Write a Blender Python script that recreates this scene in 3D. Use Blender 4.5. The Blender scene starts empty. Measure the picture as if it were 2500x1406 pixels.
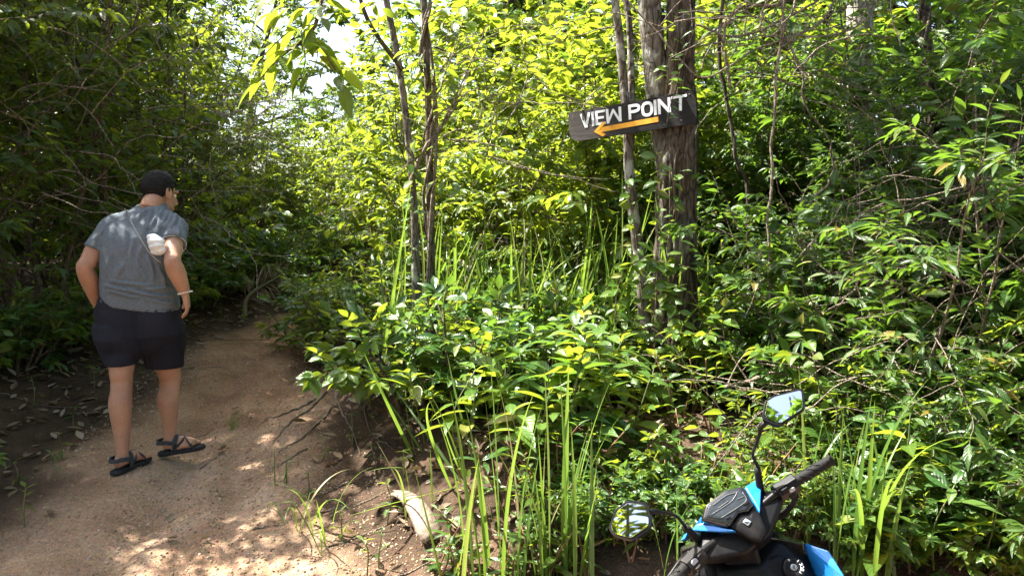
import bpy, math, random
import numpy as np
from mathutils import Vector, Matrix
R = math.radians
rng = np.random.default_rng(11)
random.seed(11)
scene = bpy.context.scene
COL = scene.collection

# ------------------------------------------------------------------ camera
CAM = Vector((0.0, 0.0, 1.75))
PITCH = R(-5.0)
FPX = 1853.0                      # focal length in pixels of the 2500 px wide photograph
cd = bpy.data.cameras.new('camera')
cam = bpy.data.objects.new('camera', cd); COL.objects.link(cam)
cam.location = CAM
cam.rotation_euler = (R(90) + PITCH, 0, 0)
cd.sensor_width = 36.0
cd.lens = 36.0 * FPX / 2500.0
cd.clip_start = 0.05; cd.clip_end = 600
scene.camera = cam

# ------------------------------------------------------------------ light
TO_SUN = Vector((-0.50, 0.20, 0.85)).normalized()
w = bpy.data.worlds.new('World'); scene.world = w; w.use_nodes = True
wt = w.node_tree; wt.nodes.clear()
wo = wt.nodes.new('ShaderNodeOutputWorld'); wb = wt.nodes.new('ShaderNodeBackground')
sk = wt.nodes.new('ShaderNodeTexSky'); sk.sky_type = 'NISHITA'; sk.sun_disc = False
sk.sun_elevation = math.asin(TO_SUN.z); sk.sun_rotation = math.atan2(TO_SUN.x, TO_SUN.y) % (2 * math.pi)
sk.dust_density = 4.0; sk.air_density = 1.0; sk.ozone_density = 1.0
wb.inputs['Strength'].default_value = 0.09
wt.links.new(sk.outputs[0], wb.inputs[0]); wt.links.new(wb.outputs[0], wo.inputs[0])
sd = bpy.data.lights.new('sun', 'SUN'); sd.energy = 5.0; sd.angle = R(0.53); sd.color = (1.0, 0.95, 0.86)
sun = bpy.data.objects.new('sun', sd); COL.objects.link(sun)
sun.rotation_euler = TO_SUN.to_track_quat('Z', 'Y').to_euler()
scene.view_settings.view_transform = 'Standard'; scene.view_settings.look = 'None'
scene.view_settings.exposure = 2.5; scene.view_settings.gamma = 1.0
scene.view_settings.use_curve_mapping = False
scene.render.engine = 'CYCLES'
cy = scene.cycles
cy.max_bounces = 8; cy.diffuse_bounces = 4; cy.glossy_bounces = 3; cy.transmission_bounces = 5
cy.transparent_max_bounces = 8; cy.caustics_reflective = False; cy.caustics_refractive = False
cy.sample_clamp_indirect = 6.0
cy.use_denoising = True

def at(px, py, d):
    """World point at forward distance d seen at photo pixel (px, py)."""
    v = Vector(((px - 1250.0) / FPX, -(py - 703.0) / FPX, -1.0))
    v = cam.rotation_euler.to_matrix() @ v
    return CAM + v * (d / v.y)

# ------------------------------------------------------------------ helpers: meshes
def nrm(a):
    a = np.asarray(a, float)
    return a / np.maximum(np.linalg.norm(a, axis=-1, keepdims=True), 1e-9)

def make_mesh(name, V, F, mats, lf=None, smooth=True, matidx=None):
    """V: (n,3); F: list of int arrays (m,3) or (m,4)."""
    me = bpy.data.meshes.new(name)
    V = np.asarray(V, np.float32)
    F = [np.asarray(f, np.int32) for f in F if len(f)]
    me.vertices.add(len(V)); me.vertices.foreach_set('co', V.ravel())
    nl = sum(f.size for f in F); nf = sum(len(f) for f in F)
    me.loops.add(nl); me.loops.foreach_set('vertex_index', np.concatenate([f.ravel() for f in F]))
    me.polygons.add(nf)
    tot = np.concatenate([np.full(len(f), f.shape[1], np.int32) for f in F])
    st = np.concatenate([[0], np.cumsum(tot)[:-1]]).astype(np.int32)
    me.polygons.foreach_set('loop_start', st); me.polygons.foreach_set('loop_total', tot)
    me.polygons.foreach_set('use_smooth', np.full(nf, smooth))
    if not isinstance(mats, (list, tuple)): mats = [mats]
    for m in mats: me.materials.append(m)
    if matidx is not None: me.polygons.foreach_set('material_index', np.asarray(matidx, np.int32))
    if lf is not None:
        at_ = me.attributes.new('lf', 'FLOAT_VECTOR', 'POINT')
        at_.data.foreach_set('vector', np.asarray(lf, np.float32).ravel())
    me.update(calc_edges=True); me.validate()
    return me

def obj(name, me, parent=None, loc=None, rot=None, scale=None, kind=None, label=None, cat=None, group=None):
    o = bpy.data.objects.new(name, me); COL.objects.link(o)
    if parent is not None: o.parent = parent
    if loc is not None: o.location = loc
    if rot is not None: o.rotation_euler = rot
    if scale is not None: o.scale = scale if hasattr(scale, '__len__') else (scale,) * 3
    if kind: o['kind'] = kind
    if label: o['label'] = label
    if cat: o['category'] = cat
    if group: o['group'] = group
    return o

class MB:
    """Collects shapes into one mesh."""
    def __init__(s): s.V = []; s.F = []; s.n = 0
    def add(s, V, F):
        V = np.asarray(V, float)
        s.V.append(V)
        for f in (F if isinstance(F, list) else [F]):
            f = np.asarray(f, int)
            if len(f): s.F.append(f + s.n)
        s.n += len(V); return s
    def tube(s, P, r, k=8, cap=True, squash=None):
        V, F = tube(P, r, k, cap); return s.add(V, F)
    def box(s, c, size, M=None, bev=0.0):
        V, F = rbox(size, bev)
        if M is not None: V = V @ np.array(M.to_3x3()).T
        return s.add(V + np.array(c), F)
    def mesh(s, name, mat, smooth=True, lf=None):
        return make_mesh(name, np.concatenate(s.V), s.F, mat, smooth=smooth, lf=lf)

def tube(P, r, k=8, cap=True):
    P = np.asarray(P, float); n = len(P)
    r = np.broadcast_to(np.asarray(r, float), (n,))
    T = nrm(np.gradient(P, axis=0))
    ref = np.array([0, 0, 1.0]) if abs(T[0][2]) < 0.9 else np.array([1.0, 0, 0])
    X = np.zeros((n, 3)); x = np.cross(T[0], ref); x /= np.linalg.norm(x)
    for i in range(n):
        x = x - T[i] * np.dot(x, T[i]); x /= max(np.linalg.norm(x), 1e-9); X[i] = x
    Y = np.cross(T, X)
    a = np.arange(k) * 2 * np.pi / k
    V = P[:, None] + r[:, None, None] * (np.cos(a)[None, :, None] * X[:, None] + np.sin(a)[None, :, None] * Y[:, None])
    V = V.reshape(-1, 3)
    i = np.arange(n - 1)[:, None] * k; j = np.arange(k)[None, :]; j2 = (j + 1) % k
    Q = np.stack([i + j, i + j2, i + k + j2, i + k + j], -1).reshape(-1, 4)
    F = [Q]
    if cap:
        V = np.concatenate([V, P[:1], P[-1:]])
        c0, c1 = n * k, n * k + 1; jj = np.arange(k); j2 = (jj + 1) % k
        F.append(np.stack([np.full(k, c0), j2, jj], -1))
        F.append(np.stack([np.full(k, c1), (n - 1) * k + jj, (n - 1) * k + j2], -1))
    return V, F

def rbox(size, bev=0.0):
    """Box with chamfered edges, centred at the origin."""
    sx, sy, sz = [q / 2 for q in size]
    if bev <= 0:
        V = np.array([(x, y, z) for x in (-sx, sx) for y in (-sy, sy) for z in (-sz, sz)])
        return V, [np.array([(0, 1, 3, 2), (4, 6, 7, 5), (0, 4, 5, 1), (2, 3, 7, 6), (0, 2, 6, 4), (1, 5, 7, 3)])]
    V = []; idx = {}
    for x in (-1, 1):
        for y in (-1, 1):
            for z in (-1, 1):
                for ax in range(3):
                    p = [x * (sx - bev), y * (sy - bev), z * (sz - bev)]
                    p[ax] = (x * sx, y * sy, z * sz)[ax]
                    idx[(x, y, z, ax)] = len(V); V.append(p)
    q = []; t = []
    for ax in range(3):
        a, b = [i for i in range(3) if i != ax]
        for s_ in (-1, 1):
            def key(u, v):
                k = [0, 0, 0]; k[ax] = s_; k[a] = u; k[b] = v; return idx[tuple(k) + (ax,)]
            f = [key(-1, -1), key(1, -1), key(1, 1), key(-1, 1)]
            flip = (s_ > 0) == (ax == 1)
            q.append(f[::-1] if flip else f)
        for u in (-1, 1):
            for v in (-1, 1):
                k0 = [0, 0, 0]; k0[a] = u; k0[b] = v; k0[ax] = -1; k1 = list(k0); k1[ax] = 1
                q.append([idx[tuple(k0) + (a,)], idx[tuple(k1) + (a,)], idx[tuple(k1) + (b,)], idx[tuple(k0) + (b,)]])
    for x in (-1, 1):
        for y in (-1, 1):
            for z in (-1, 1): t.append([idx[(x, y, z, i)] for i in range(3)])
    return np.array(V), [np.array(q), np.array(t)]

def spline(pts, n=24):
    """Catmull-Rom through pts, n samples (works for any number of columns)."""
    P = np.asarray(pts, float); m = len(P)
    if m == 2: return P[0] + (P[1] - P[0]) * np.linspace(0, 1, n)[:, None]
    Q = np.concatenate([[2 * P[0] - P[1]], P, [2 * P[-1] - P[-2]]])
    u = np.linspace(0, m - 1, n); i = np.minimum(u.astype(int), m - 2); t = (u - i)[:, None]
    a, b, c, d = Q[i], Q[i + 1], Q[i + 2], Q[i + 3]
    return 0.5 * (2 * b + (c - a) * t + (2 * a - 5 * b + 4 * c - d) * t ** 2 + (-a + 3 * b - 3 * c + d) * t ** 3)

def empty(name, loc=(0, 0, 0), label=None, cat=None, group=None, rotz=0.0, scale=1.0):
    o = bpy.data.objects.new(name, None); COL.objects.link(o)
    o.location = loc; o.rotation_euler = (0, 0, rotz); o.scale = (scale,) * 3
    o.empty_display_size = 0.1
    if label: o['label'] = label
    if cat: o['category'] = cat
    if group: o['group'] = group
    return o

def _h(ix, iy, iz, seed):
    n = (ix * 374761393 + iy * 668265263 + iz * 2147483647 + seed * 974634777) & 0xffffffff
    n = ((n ^ (n >> 13)) * 1274126177) & 0xffffffff
    return ((n ^ (n >> 16)) & 0xffff) / 65535.0
def noise3(x, y, z=0.0, seed=0):
    x, y, z = np.broadcast_arrays(np.asarray(x, float), np.asarray(y, float), np.asarray(z, float))
    ix, iy, iz = (np.floor(q).astype(np.int64) for q in (x, y, z))
    fx, fy, fz = x - ix, y - iy, z - iz
    fx, fy, fz = (f * f * (3 - 2 * f) for f in (fx, fy, fz))
    out = 0
    for a in (0, 1):
        for b in (0, 1):
            for c in (0, 1):
                wgt = (fx if a else 1 - fx) * (fy if b else 1 - fy) * (fz if c else 1 - fz)
                out = out + wgt * _h(ix + a, iy + b, iz + c, seed)
    return out * 2 - 1
def fbm(x, y, z=0.0, seed=0, o=3):
    s = 0; a = 1.0
    for i in range(o):
        s = s + a * noise3(np.asarray(x) * 2 ** i, np.asarray(y) * 2 ** i, np.asarray(z) * 2 ** i, seed + i); a *= 0.5
    return s

# ------------------------------------------------------------------ helpers: materials
def newmat(name):
    m = bpy.data.materials.new(name); m.use_nodes = True
    t = m.node_tree; t.nodes.clear()
    return m, t, t.nodes.new, t.links.new
def ramp(t, fac, stops):
    r = t.nodes.new('ShaderNodeValToRGB'); e = r.color_ramp.elements
    while len(e) < len(stops): e.new(0.5)
    for q, (p, c) in zip(e, stops): q.position = p; q.color = (*c, 1)
    t.links.new(fac, r.inputs[0]); return r.outputs[0]
def math_(t, op, a, b=None, c=None):
    n = t.nodes.new('ShaderNodeMath'); n.operation = op
    for i, v in enumerate((a, b, c)):
        if v is None: continue
        if isinstance(v, (int, float)): n.inputs[i].default_value = v
        else: t.links.new(v, n.inputs[i])
    return n.outputs[0]
def mixc(t, fac, a, b, mode='MIX'):
    n = t.nodes.new('ShaderNodeMix'); n.data_type = 'RGBA'; n.blend_type = mode
    for s, v in ((n.inputs['Factor'], fac), (n.inputs['A'], a), (n.inputs['B'], b)):
        if isinstance(v, (int, float)): s.default_value = v
        elif isinstance(v, tuple): s.default_value = (*v, 1)
        else: t.links.new(v, s)
    return n.outputs['Result']
def tex(t, kind, scale, coord=None, **kw):
    n = t.nodes.new('ShaderNodeTex' + kind); n.inputs['Scale'].default_value = scale
    for k, v in kw.items():
        if k in n.inputs: n.inputs[k].default_value = v
        else: setattr(n, k, v)
    if coord is None: coord = t.nodes.new('ShaderNodeTexCoord').outputs['Object']
    t.links.new(coord, n.inputs['Vector']); return n
def mapping(t, scale, coord=None):
    m = t.nodes.new('ShaderNodeMapping'); m.inputs['Scale'].default_value = scale
    if coord is None: coord = t.nodes.new('ShaderNodeTexCoord').outputs['Object']
    t.links.new(coord, m.inputs['Vector']); return m.outputs[0]
def bump(t, h, strength, dist):
    b = t.nodes.new('ShaderNodeBump'); b.inputs['Strength'].default_value = strength; b.inputs['Distance'].default_value = dist
    t.links.new(h, b.inputs['Height']); return b.outputs[0]
def finish(t, color, rough=0.6, normal=None, spec=0.5, metal=0.0, coat=0.0):
    p = t.nodes.new('ShaderNodeBsdfPrincipled'); o = t.nodes.new('ShaderNodeOutputMaterial')
    for s, v in (('Base Color', color), ('Roughness', rough), ('Metallic', metal), ('Specular IOR Level', spec), ('Coat Weight', coat)):
        if isinstance(v, (int, float)): p.inputs[s].default_value = v
        elif isinstance(v, tuple): p.inputs[s].default_value = (*v, 1)
        else: t.links.new(v, p.inputs[s])
    if normal is not None: t.links.new(normal, p.inputs['Normal'])
    t.links.new(p.outputs[0], o.inputs[0]); return p

def leafmat(name, stops, trans, rough=0.42, tfac=0.42, vein=0.5):
    """stops: colour over the leaf's own random value; trans: tint of light passing through."""
    m, t, N, L = newmat(name)
    a = N('ShaderNodeAttribute'); a.attribute_name = 'lf'
    sp = N('ShaderNodeSeparateXYZ'); L(a.outputs['Vector'], sp.inputs[0])
    oi = N('ShaderNodeObjectInfo')
    single = math_(t, 'LESS_THAN', sp.outputs[2], -0.5)     # a leaf that is its own object: vary by object
    shift = math_(t, 'ADD', sp.outputs[2], math_(t, 'MULTIPLY', math_(t, 'SUBTRACT', oi.outputs['Random'], 0.5), 0.25))
    shift = math_(t, 'MINIMUM', math_(t, 'MAXIMUM', shift, 0.0), 1.0)
    rv = math_(t, 'ADD', math_(t, 'MULTIPLY', single, oi.outputs['Random']), math_(t, 'MULTIPLY', math_(t, 'SUBTRACT', 1.0, single), shift))
    c = ramp(t, rv, stops)
    ax = math_(t, 'ABSOLUTE', sp.outputs[0])
    vv = math_(t, 'SINE', math_(t, 'MULTIPLY', math_(t, 'SUBTRACT', sp.outputs[1], math_(t, 'MULTIPLY', ax, 0.22)), 55.0))
    mid = math_(t, 'LESS_THAN', ax, 0.09)
    blotch = tex(t, 'Noise', 14.0).outputs[0]
    c = mixc(t, math_(t, 'MULTIPLY', blotch, 0.5), c, mixc(t, 0.5, c, (0.02, 0.045, 0.008)))
    c = mixc(t, math_(t, 'MULTIPLY', mid, 0.35), c, (0.16, 0.22, 0.06))
    nb = bump(t, math_(t, 'ADD', math_(t, 'MULTIPLY', vv, 0.5), math_(t, 'MULTIPLY', ax, 1.0)), vein, 0.004)
    p = N('ShaderNodeBsdfPrincipled'); L(c, p.inputs['Base Color']); L(nb, p.inputs['Normal'])
    L(math_(t, 'ADD', math_(t, 'MULTIPLY', rv, 0.16), rough - 0.08), p.inputs['Roughness'])
    p.inputs['Specular IOR Level'].default_value = 0.5
    tr = N('ShaderNodeBsdfTranslucent')
    L(mixc(t, 0.8, c, mixc(t, rv, trans, tuple(q * 0.7 for q in trans))), tr.inputs['Color'])
    mx = N('ShaderNodeMixShader'); mx.inputs[0].default_value = tfac
    L(p.outputs[0], mx.inputs[1]); L(tr.outputs[0], mx.inputs[2])
    o = N('ShaderNodeOutputMaterial'); L(mx.outputs[0], o.inputs[0])
    return m

def barkmat(name, dark, light, scale=1.0, lichen=0.0, rough=0.9, streak=7.0):
    m, t, N, L = newmat(name)
    co = N('ShaderNodeTexCoord').outputs['Object']
    st = tex(t, 'Noise', 9.0 * scale, mapping(t, (streak * .6, streak * .6, 1.3), co), Detail=6.0, Roughness=0.65).outputs[0]
    f = tex(t, 'Noise', 30.0 * scale, co, Detail=4.0).outputs[0]
    c = ramp(t, math_(t, 'ADD', math_(t, 'MULTIPLY', st, 0.75), math_(t, 'MULTIPLY', f, 0.25)), [(0.32, dark), (0.62, light)])
    vc = tex(t, 'Voronoi', 7.0 * scale, mapping(t, (2.6, 2.6, .7), co), feature='DISTANCE_TO_EDGE').outputs['Distance']
    crack = ramp(t, vc, [(0.0, (.28, .26, .24)), (0.10, (1, 1, 1))]); c = mixc(t, .8, c, crack, 'MULTIPLY')
    if lichen:
        ln = tex(t, 'Noise', 5.0 * scale, co, Detail=5.0, Roughness=0.6).outputs[0]
        c = mixc(t, math_(t, 'MULTIPLY', ramp(t, ln, [(0.54, (0, 0, 0)), (0.60, (1, 1, 1))]), lichen), c, (0.42, 0.43, 0.38))
        gn = tex(t, 'Noise', 2.3 * scale, co, Detail=3.0).outputs[0]
        c = mixc(t, math_(t, 'MULTIPLY', ramp(t, gn, [(0.55, (0, 0, 0)), (0.7, (1, 1, 1))]), lichen * 0.5), c, (0.11, 0.12, 0.05))
    hh = math_(t, 'ADD', math_(t, 'ADD', st, math_(t, 'MULTIPLY', f, 0.4)), math_(t, 'MINIMUM', math_(t, 'MULTIPLY', vc, 5.0), 0.6))
    finish(t, c, rough, bump(t, hh, 0.8, 0.02), spec=0.2)
    return m
# ------------------------------------------------------------------ ground
EDGE_R = np.array([(9, 2.6), (3.0, 2.8), (1.4, 2.85), (0.4, 2.85), (-0.3, 3.0), (-0.8, 3.7), (-1.12, 4.6), (-1.3, 5.3), (-1.52, 6.0), (-1.95, 7.2), (-2.15, 8.4), (-1.85, 9.8), (-0.6, 11.2), (2.5, 13.4), (8, 16), (40, 24)])
EDGE_L = np.array([(-4.5, -6), (-3.4, 1.0), (-2.75, 3.0), (-2.85, 4.3), (-3.0, 5.4), (-3.1, 6.6), (-3.05, 8.0), (-2.75, 9.4), (-2.1, 11.0), (-1.0, 12.6), (2.2, 15.0), (8, 18), (40, 27)])
def sdist(x, y, E):
    """Signed distance to polyline E; positive on its right side when walking along it."""
    x = np.asarray(x, float); y = np.asarray(y, float)
    best = np.full(x.shape, 1e9); sg = np.ones(x.shape)
    for (x0, y0), (x1, y1) in zip(E[:-1], E[1:]):
        dx, dy = x1 - x0, y1 - y0
        t = np.clip(((x - x0) * dx + (y - y0) * dy) / (dx * dx + dy * dy), 0, 1)
        d = np.hypot(x - x0 - t * dx, y - y0 - t * dy)
        s = np.sign((x - x0) * dy - (y - y0) * dx)
        m = d < best; best = np.where(m, d, best); sg = np.where(m, s, sg)
    return best * sg
def sstep(a, b, v):
    t = np.clip((v - a) / (b - a), 0, 1); return t * t * (3 - 2 * t)
def G(x, y, fine=True):
    x = np.asarray(x, float); y = np.asarray(y, float)
    zp = np.where(y < 2, 0.0, np.where(y < 6.5, 0.118 * (y - 2), 0.531 + 0.06 * (y - 6.5)))
    zp = zp * np.where(y < 2.6, sstep(1.6, 2.6, y), 1)
    r = sdist(x, y, EDGE_R); l = -sdist(x, y, EDGE_L)
    wob = 0.12 * noise3(x * 1.3, y * 1.3, 0, 5)
    steep = np.where(y < 4, 0.95, np.where(y < 5, 0.95 - 0.6 * (y - 4), 0.35))
    zr = 0.44 + 0.05 * (y - 2.6) + np.where(y > 7, 0.06 * (y - 7), 0) + 0.06 * noise3(x * .7, y * .7, 0, 15)
    z = zp + (np.maximum(zr, zp + 0.12) - zp) * sstep(-0.12, 1, (r + wob) / steep) * np.where(r > -0.3, 1, 0)
    z = z + np.where(r > 0.8, (r - 0.8) * 0.03, 0)
    z = z + 0.20 * sstep(-0.15, 1.2, l + wob) + np.where(l > 0.4, np.minimum(l - 0.4, 6) * 0.06, 0)
    # worn hollow of the track and a rain rill
    c = sstep(0.1, 0.9, -r) * sstep(0.1, 0.9, -l)
    z = z - 0.05 * c * sstep(2.6, 4, y) - 0.12 * sstep(3.0, 2.3, y)
    z = z + 0.05 * fbm(x * 0.8, y * 0.8, 0, 2, 2) * sstep(2.2, 3.4, np.hypot(x, y))
    rill2 = np.exp(-((x - (-2.0 - 0.10 * (y - 4) + 0.10 * np.sin(y * 1.7 + 1))) / 0.10) ** 2) * sstep(2.6, 3.2, y) * sstep(8, 6.0, y)
    rill = 1.3 * rill2 + np.exp(-((x - (-1.55 - 0.16 * (y - 4) + 0.08 * np.sin(y * 2.3))) / 0.07) ** 2) * sstep(2.8, 3.6, y) * sstep(7, 5.6, y)
    z = z - 0.035 * rill
    if fine:
        z = z + 0.024 * fbm(x * 1.9 + .5 * y, y * 1.1, 0, 61, 3) * c * sstep(2.8, 3.4, y)
        z = z + 0.016 * fbm(x * 5, y * 5, 0, 9, 3) + 0.006 * fbm(x * 17, y * 17, 0, 12, 2)
        z = z + 0.03 * np.abs(fbm(x * 3.1, y * 3.1, 0, 21, 3)) * sstep(0.0, 0.3, r) 
    return z
def on_ground(px, py):
    q = np.array(at(px, py, 1.0) - CAM); d = np.arange(1.2, 22, 0.02)[:, None]
    P = np.array(CAM) + q * d; hit = np.nonzero(P[:, 2] < G(P[:, 0], P[:, 1], False))[0]
    k = hit[0] if len(hit) else -1
    return float(P[k, 0]), float(P[k, 1])
def gz(x, y): return float(G(np.array([x]), np.array([y]))[0])
def axis(lo, a, b, hi, step, g=1.18):
    m = list(np.arange(a, b + 1e-6, step))
    s = step; v = b
    while v < hi: s *= g; v += s; m.append(v)
    s = step; v = a
    while v > lo: s *= g; v -= s; m.insert(0, v)
    return np.array(m)
gx = axis(-90, -5.0, 4.5, 90, 0.04); gy = axis(-40, 1.6, 10.5, 160, 0.04)
GX, GY = np.meshgrid(gx, gy); GZ = G(GX, GY)
nx, ny = len(gx), len(gy)
i = np.arange(ny - 1)[:, None] * nx; j = np.arange(nx - 1)[None]
Q = np.stack([i + j, i + j + 1, i + j + 1 + nx, i + j + nx], -1).reshape(-1, 4)
V = np.stack([GX, GY, GZ], -1).reshape(-1, 3)
pm = (sstep(-0.15, 0.35, -sdist(GX, GY, EDGE_R) + 0.15 * noise3(GX * 2, GY * 2, 0, 3)) * sstep(-0.1, 0.5, sdist(GX, GY, EDGE_L) + 0.25 * noise3(GX * 1.5, GY * 1.5, 0, 4))).ravel()
red = (np.clip(fbm(GX * .9 + 4, GY * .9, 0, 31, 3) * .6 + .1 + 0.7 * sstep(4.4, 6.2, GY), 0, 1)).ravel()

m, t, N, L = newmat('dirt')
a = N('ShaderNodeAttribute'); a.attribute_name = 'lf'
sp = N('ShaderNodeSeparateXYZ'); L(a.outputs['Vector'], sp.inputs[0])
co = N('ShaderNodeTexCoord').outputs['Object']
n1 = tex(t, 'Noise', 3.0, co, Detail=8.0, Roughness=0.65).outputs[0]
n2 = tex(t, 'Noise', 60.0, co, Detail=5.0, Roughness=0.7).outputs[0]
vo = tex(t, 'Voronoi', 95.0, co); vd = vo.outputs['Distance']
vo2 = tex(t, 'Voronoi', 40.0, co)
sand = ramp(t, n1, [(0.28, (0.215, 0.132, 0.080)), (0.48, (0.325, 0.213, 0.138)), (0.7, (0.43, 0.305, 0.21))])
redc = ramp(t, n1, [(0.3, (0.165, 0.088, 0.05)), (0.55, (0.285, 0.165, 0.09)), (0.75, (0.37, 0.24, 0.145))])
pathc = mixc(t, sp.outputs[1], sand, redc)
humus = ramp(t, n1, [(0.3, (0.032, 0.021, 0.014)), (0.55, (0.068, 0.044, 0.028)), (0.75, (0.125, 0.082, 0.053))])
c = mixc(t, sp.outputs[0], humus, pathc)
grain = ramp(t, n2, [(0.3, (0.55, 0.5, 0.48)), (0.5, (1, 1, 1)), (0.72, (1.45, 1.4, 1.35))])
c = mixc(t, 0.8, c, grain, 'MULTIPLY')
pebb = mixc(t, 0.35, (1, 1, 1), vo2.outputs['Color']); c = mixc(t, 0.35, c, pebb, 'MULTIPLY')
h = math_(t, 'ADD', math_(t, 'MULTIPLY', vd, -0.5), math_(t, 'ADD', math_(t, 'MULTIPLY', n2, 0.8), math_(t, 'MULTIPLY', vo2.outputs['Distance'], -0.4)))
finish(t, c, 0.95, bump(t, h, 0.9, 0.012), spec=0.15)
M_DIRT = m
lfv = np.stack([pm, red, np.zeros_like(pm)], -1)
qc = pm[Q].mean(1)
onpath = qc > 0.5
me = make_mesh('dirt_path', V, [Q[onpath]], M_DIRT, lf=lfv); obj('dirt_path', me, kind='structure', label='worn sandy dirt path curving uphill between banks')
me = make_mesh('ground', V, [Q[~onpath]], M_DIRT, lf=lfv); obj('ground', me, kind='structure', label='dark forest soil and eroded bank beside the path')

# small stones lying loose on the path
def ico():
    p = (1 + 5 ** .5) / 2
    v = nrm(np.array([(-1, p, 0), (1, p, 0), (-1, -p, 0), (1, -p, 0), (0, -1, p), (0, 1, p), (0, -1, -p), (0, 1, -p), (p, 0, -1), (p, 0, 1), (-p, 0, -1), (-p, 0, 1)], float))
    f = np.array([(0, 11, 5), (0, 5, 1), (0, 1, 7), (0, 7, 10), (0, 10, 11), (1, 5, 9), (5, 11, 4), (11, 10, 2), (10, 7, 6), (7, 1, 8), (3, 9, 4), (3, 4, 2), (3, 2, 6), (3, 6, 8), (3, 8, 9), (4, 9, 5), (2, 4, 11), (6, 2, 10), (8, 6, 7), (9, 8, 1)])
    return v, f
def scatter(TV, TF, P, Rm, S, name, mat, rnd=None, smooth=False, along=None):
    """Copies of a template at P with rotation matrices Rm (n,3,3) and sizes S (n,) or (n,3): one mesh."""
    n = len(P); k = len(TV)
    S = np.asarray(S, float); S = S[:, None] if S.ndim == 1 else S
    VV = np.einsum('nij,nkj->nki', Rm, TV[None] * S[:, None, :]) + P[:, None]
    FF = [(f[None] + (np.arange(n) * k)[:, None, None]).reshape(-1, f.shape[1]) for f in (TF if isinstance(TF, list) else [TF])]
    rnd = rng.random(n) if rnd is None else rnd
    lf = np.zeros((n, k, 3))
    if along is not None: lf[:, :, :2] = along[None]
    lf[:, :, 2] = rnd[:, None]
    return make_mesh(name, VV.reshape(-1, 3), FF, mat, lf=lf.reshape(-1, 3), smooth=smooth)
def frames(D, Nn):
    """Rotation matrices with columns x=across, y=D, z~N."""
    y = nrm(D); z = Nn - y * np.sum(Nn * y, -1, keepdims=True); z = nrm(z); x = np.cross(y, z)
    return np.stack([x, y, z], -1)
def rand_dir(n): return nrm(rng.normal(size=(n, 3)))

m, t, N, L = newmat('pebble')
a = N('ShaderNodeAttribute'); a.attribute_name = 'lf'; sp = N('ShaderNodeSeparateXYZ'); L(a.outputs['Vector'], sp.inputs[0])
finish(t, ramp(t, sp.outputs[2], [(0.0, (0.20, 0.12, 0.07)), (0.5, (0.36, 0.24, 0.15)), (0.85, (0.46, 0.36, 0.27)), (1.0, (0.25, 0.22, 0.2))]), 0.9, spec=0.2)
M_PEB = m
n = 26000
P = np.stack([rng.uniform(-3.0, 0.3, n), 2.7 + 4.5 * rng.random(n) ** 1.5, np.zeros(n)], -1)
inside = (sdist(P[:, 0], P[:, 1], EDGE_R) < 0.25) & (sdist(P[:, 0], P[:, 1], EDGE_L) > 0.05) & (noise3(P[:, 0] * 1.2, P[:, 1] * 1.2, 0, 44) + 0.5 * rng.normal(size=n) > -0.15)
P = P[inside]; n = len(P); P[:, 2] = G(P[:, 0], P[:, 1]) + 0.001
iv, iF = ico()
S = 0.003 + 0.006 * rng.random(n) ** 2.5; S = np.stack([S * rng.uniform(.8, 1.4, n), S * rng.uniform(.8, 1.3, n), S * rng.uniform(.5, .9, n)], -1)
me = scatter(iv, iF, P, frames(rand_dir(n), rand_dir(n)), S, 'gravel', M_PEB)
obj('gravel', me, kind='stuff', label='fine loose gravel grains scattered over the dirt path', cat='gravel')
# ------------------------------------------------------------------ leaves
def leaf_tpl(rows, W, fold=0.35, curl=0.25, tip=1.0, peak=0.45, ruffle=0.0, petiole=0.06):
    """A folded, curved leaf: y along 0..1, x across, z up. Returns verts, faces, (across, along)."""
    V = [(0, 0, 0), (0, petiole, -curl * petiole ** 2)]; A = [(0, 0), (0, petiole)]; F = []
    ts = np.linspace(petiole, 1, rows + 2)[1:-1]
    prev = None
    for i, tt in enumerate(ts):
        u = (tt - petiole) / (1 - petiole)
        e = math.log(0.5) / math.log(peak)
        w = W * math.sin(math.pi * u ** e) ** (0.9 if tip < 1.5 else 1.1)
        if tip > 1: w *= 1 - 0.35 * max(0, (u - 0.65) / 0.35)
        zc = -curl * tt * tt
        zr = ruffle * math.sin(i * 2.1)
        b = len(V)
        V += [(-w, tt, zc + fold * w + zr), (0, tt, zc), (w, tt, zc + fold * w - zr)]
        A += [(-1, tt), (0, tt), (1, tt)]
        if prev is None: F += [(1, b + 1, b), (1, b + 2, b + 1)]
        else: F += [(prev, prev + 1, b + 1, b), (prev + 1, prev + 2, b + 2, b + 1)]
        prev = b
    V.append((0, 1, -curl)); A.append((0, 1)); e = len(V) - 1
    F += [(prev, prev + 1, e), (prev + 1, prev + 2, e)]
    # narrow stalk
    pw = 0.012
    V += [(-pw, 0, 0), (pw, 0, 0)]; A += [(0, 0), (0, 0)]
    F += [(len(V) - 2, len(V) - 1, 1)]
    tri = np.array([f for f in F if len(f) == 3]); quad = np.array([f for f in F if len(f) == 4]).reshape(-1, 4)
    return np.array(V, float), [tri] + ([quad] if len(quad) else []), np.array(A, float)
LEAF_HI = leaf_tpl(7, 0.20, 0.35, 0.22, tip=1.2)            # broad pointed
LEAF_HI2 = leaf_tpl(7, 0.19, 0.25, 0.45, tip=1.2, ruffle=0.006)  # drooping
LEAF_LAN = leaf_tpl(7, 0.125, 0.4, 0.28, tip=1.2)           # lance shaped
LEAF_OVAL = leaf_tpl(6, 0.26, 0.25, 0.18, tip=1.0, peak=0.5)
LEAF_HEART = leaf_tpl(6, 0.36, 0.22, 0.2, tip=1.2, peak=0.33)
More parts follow.
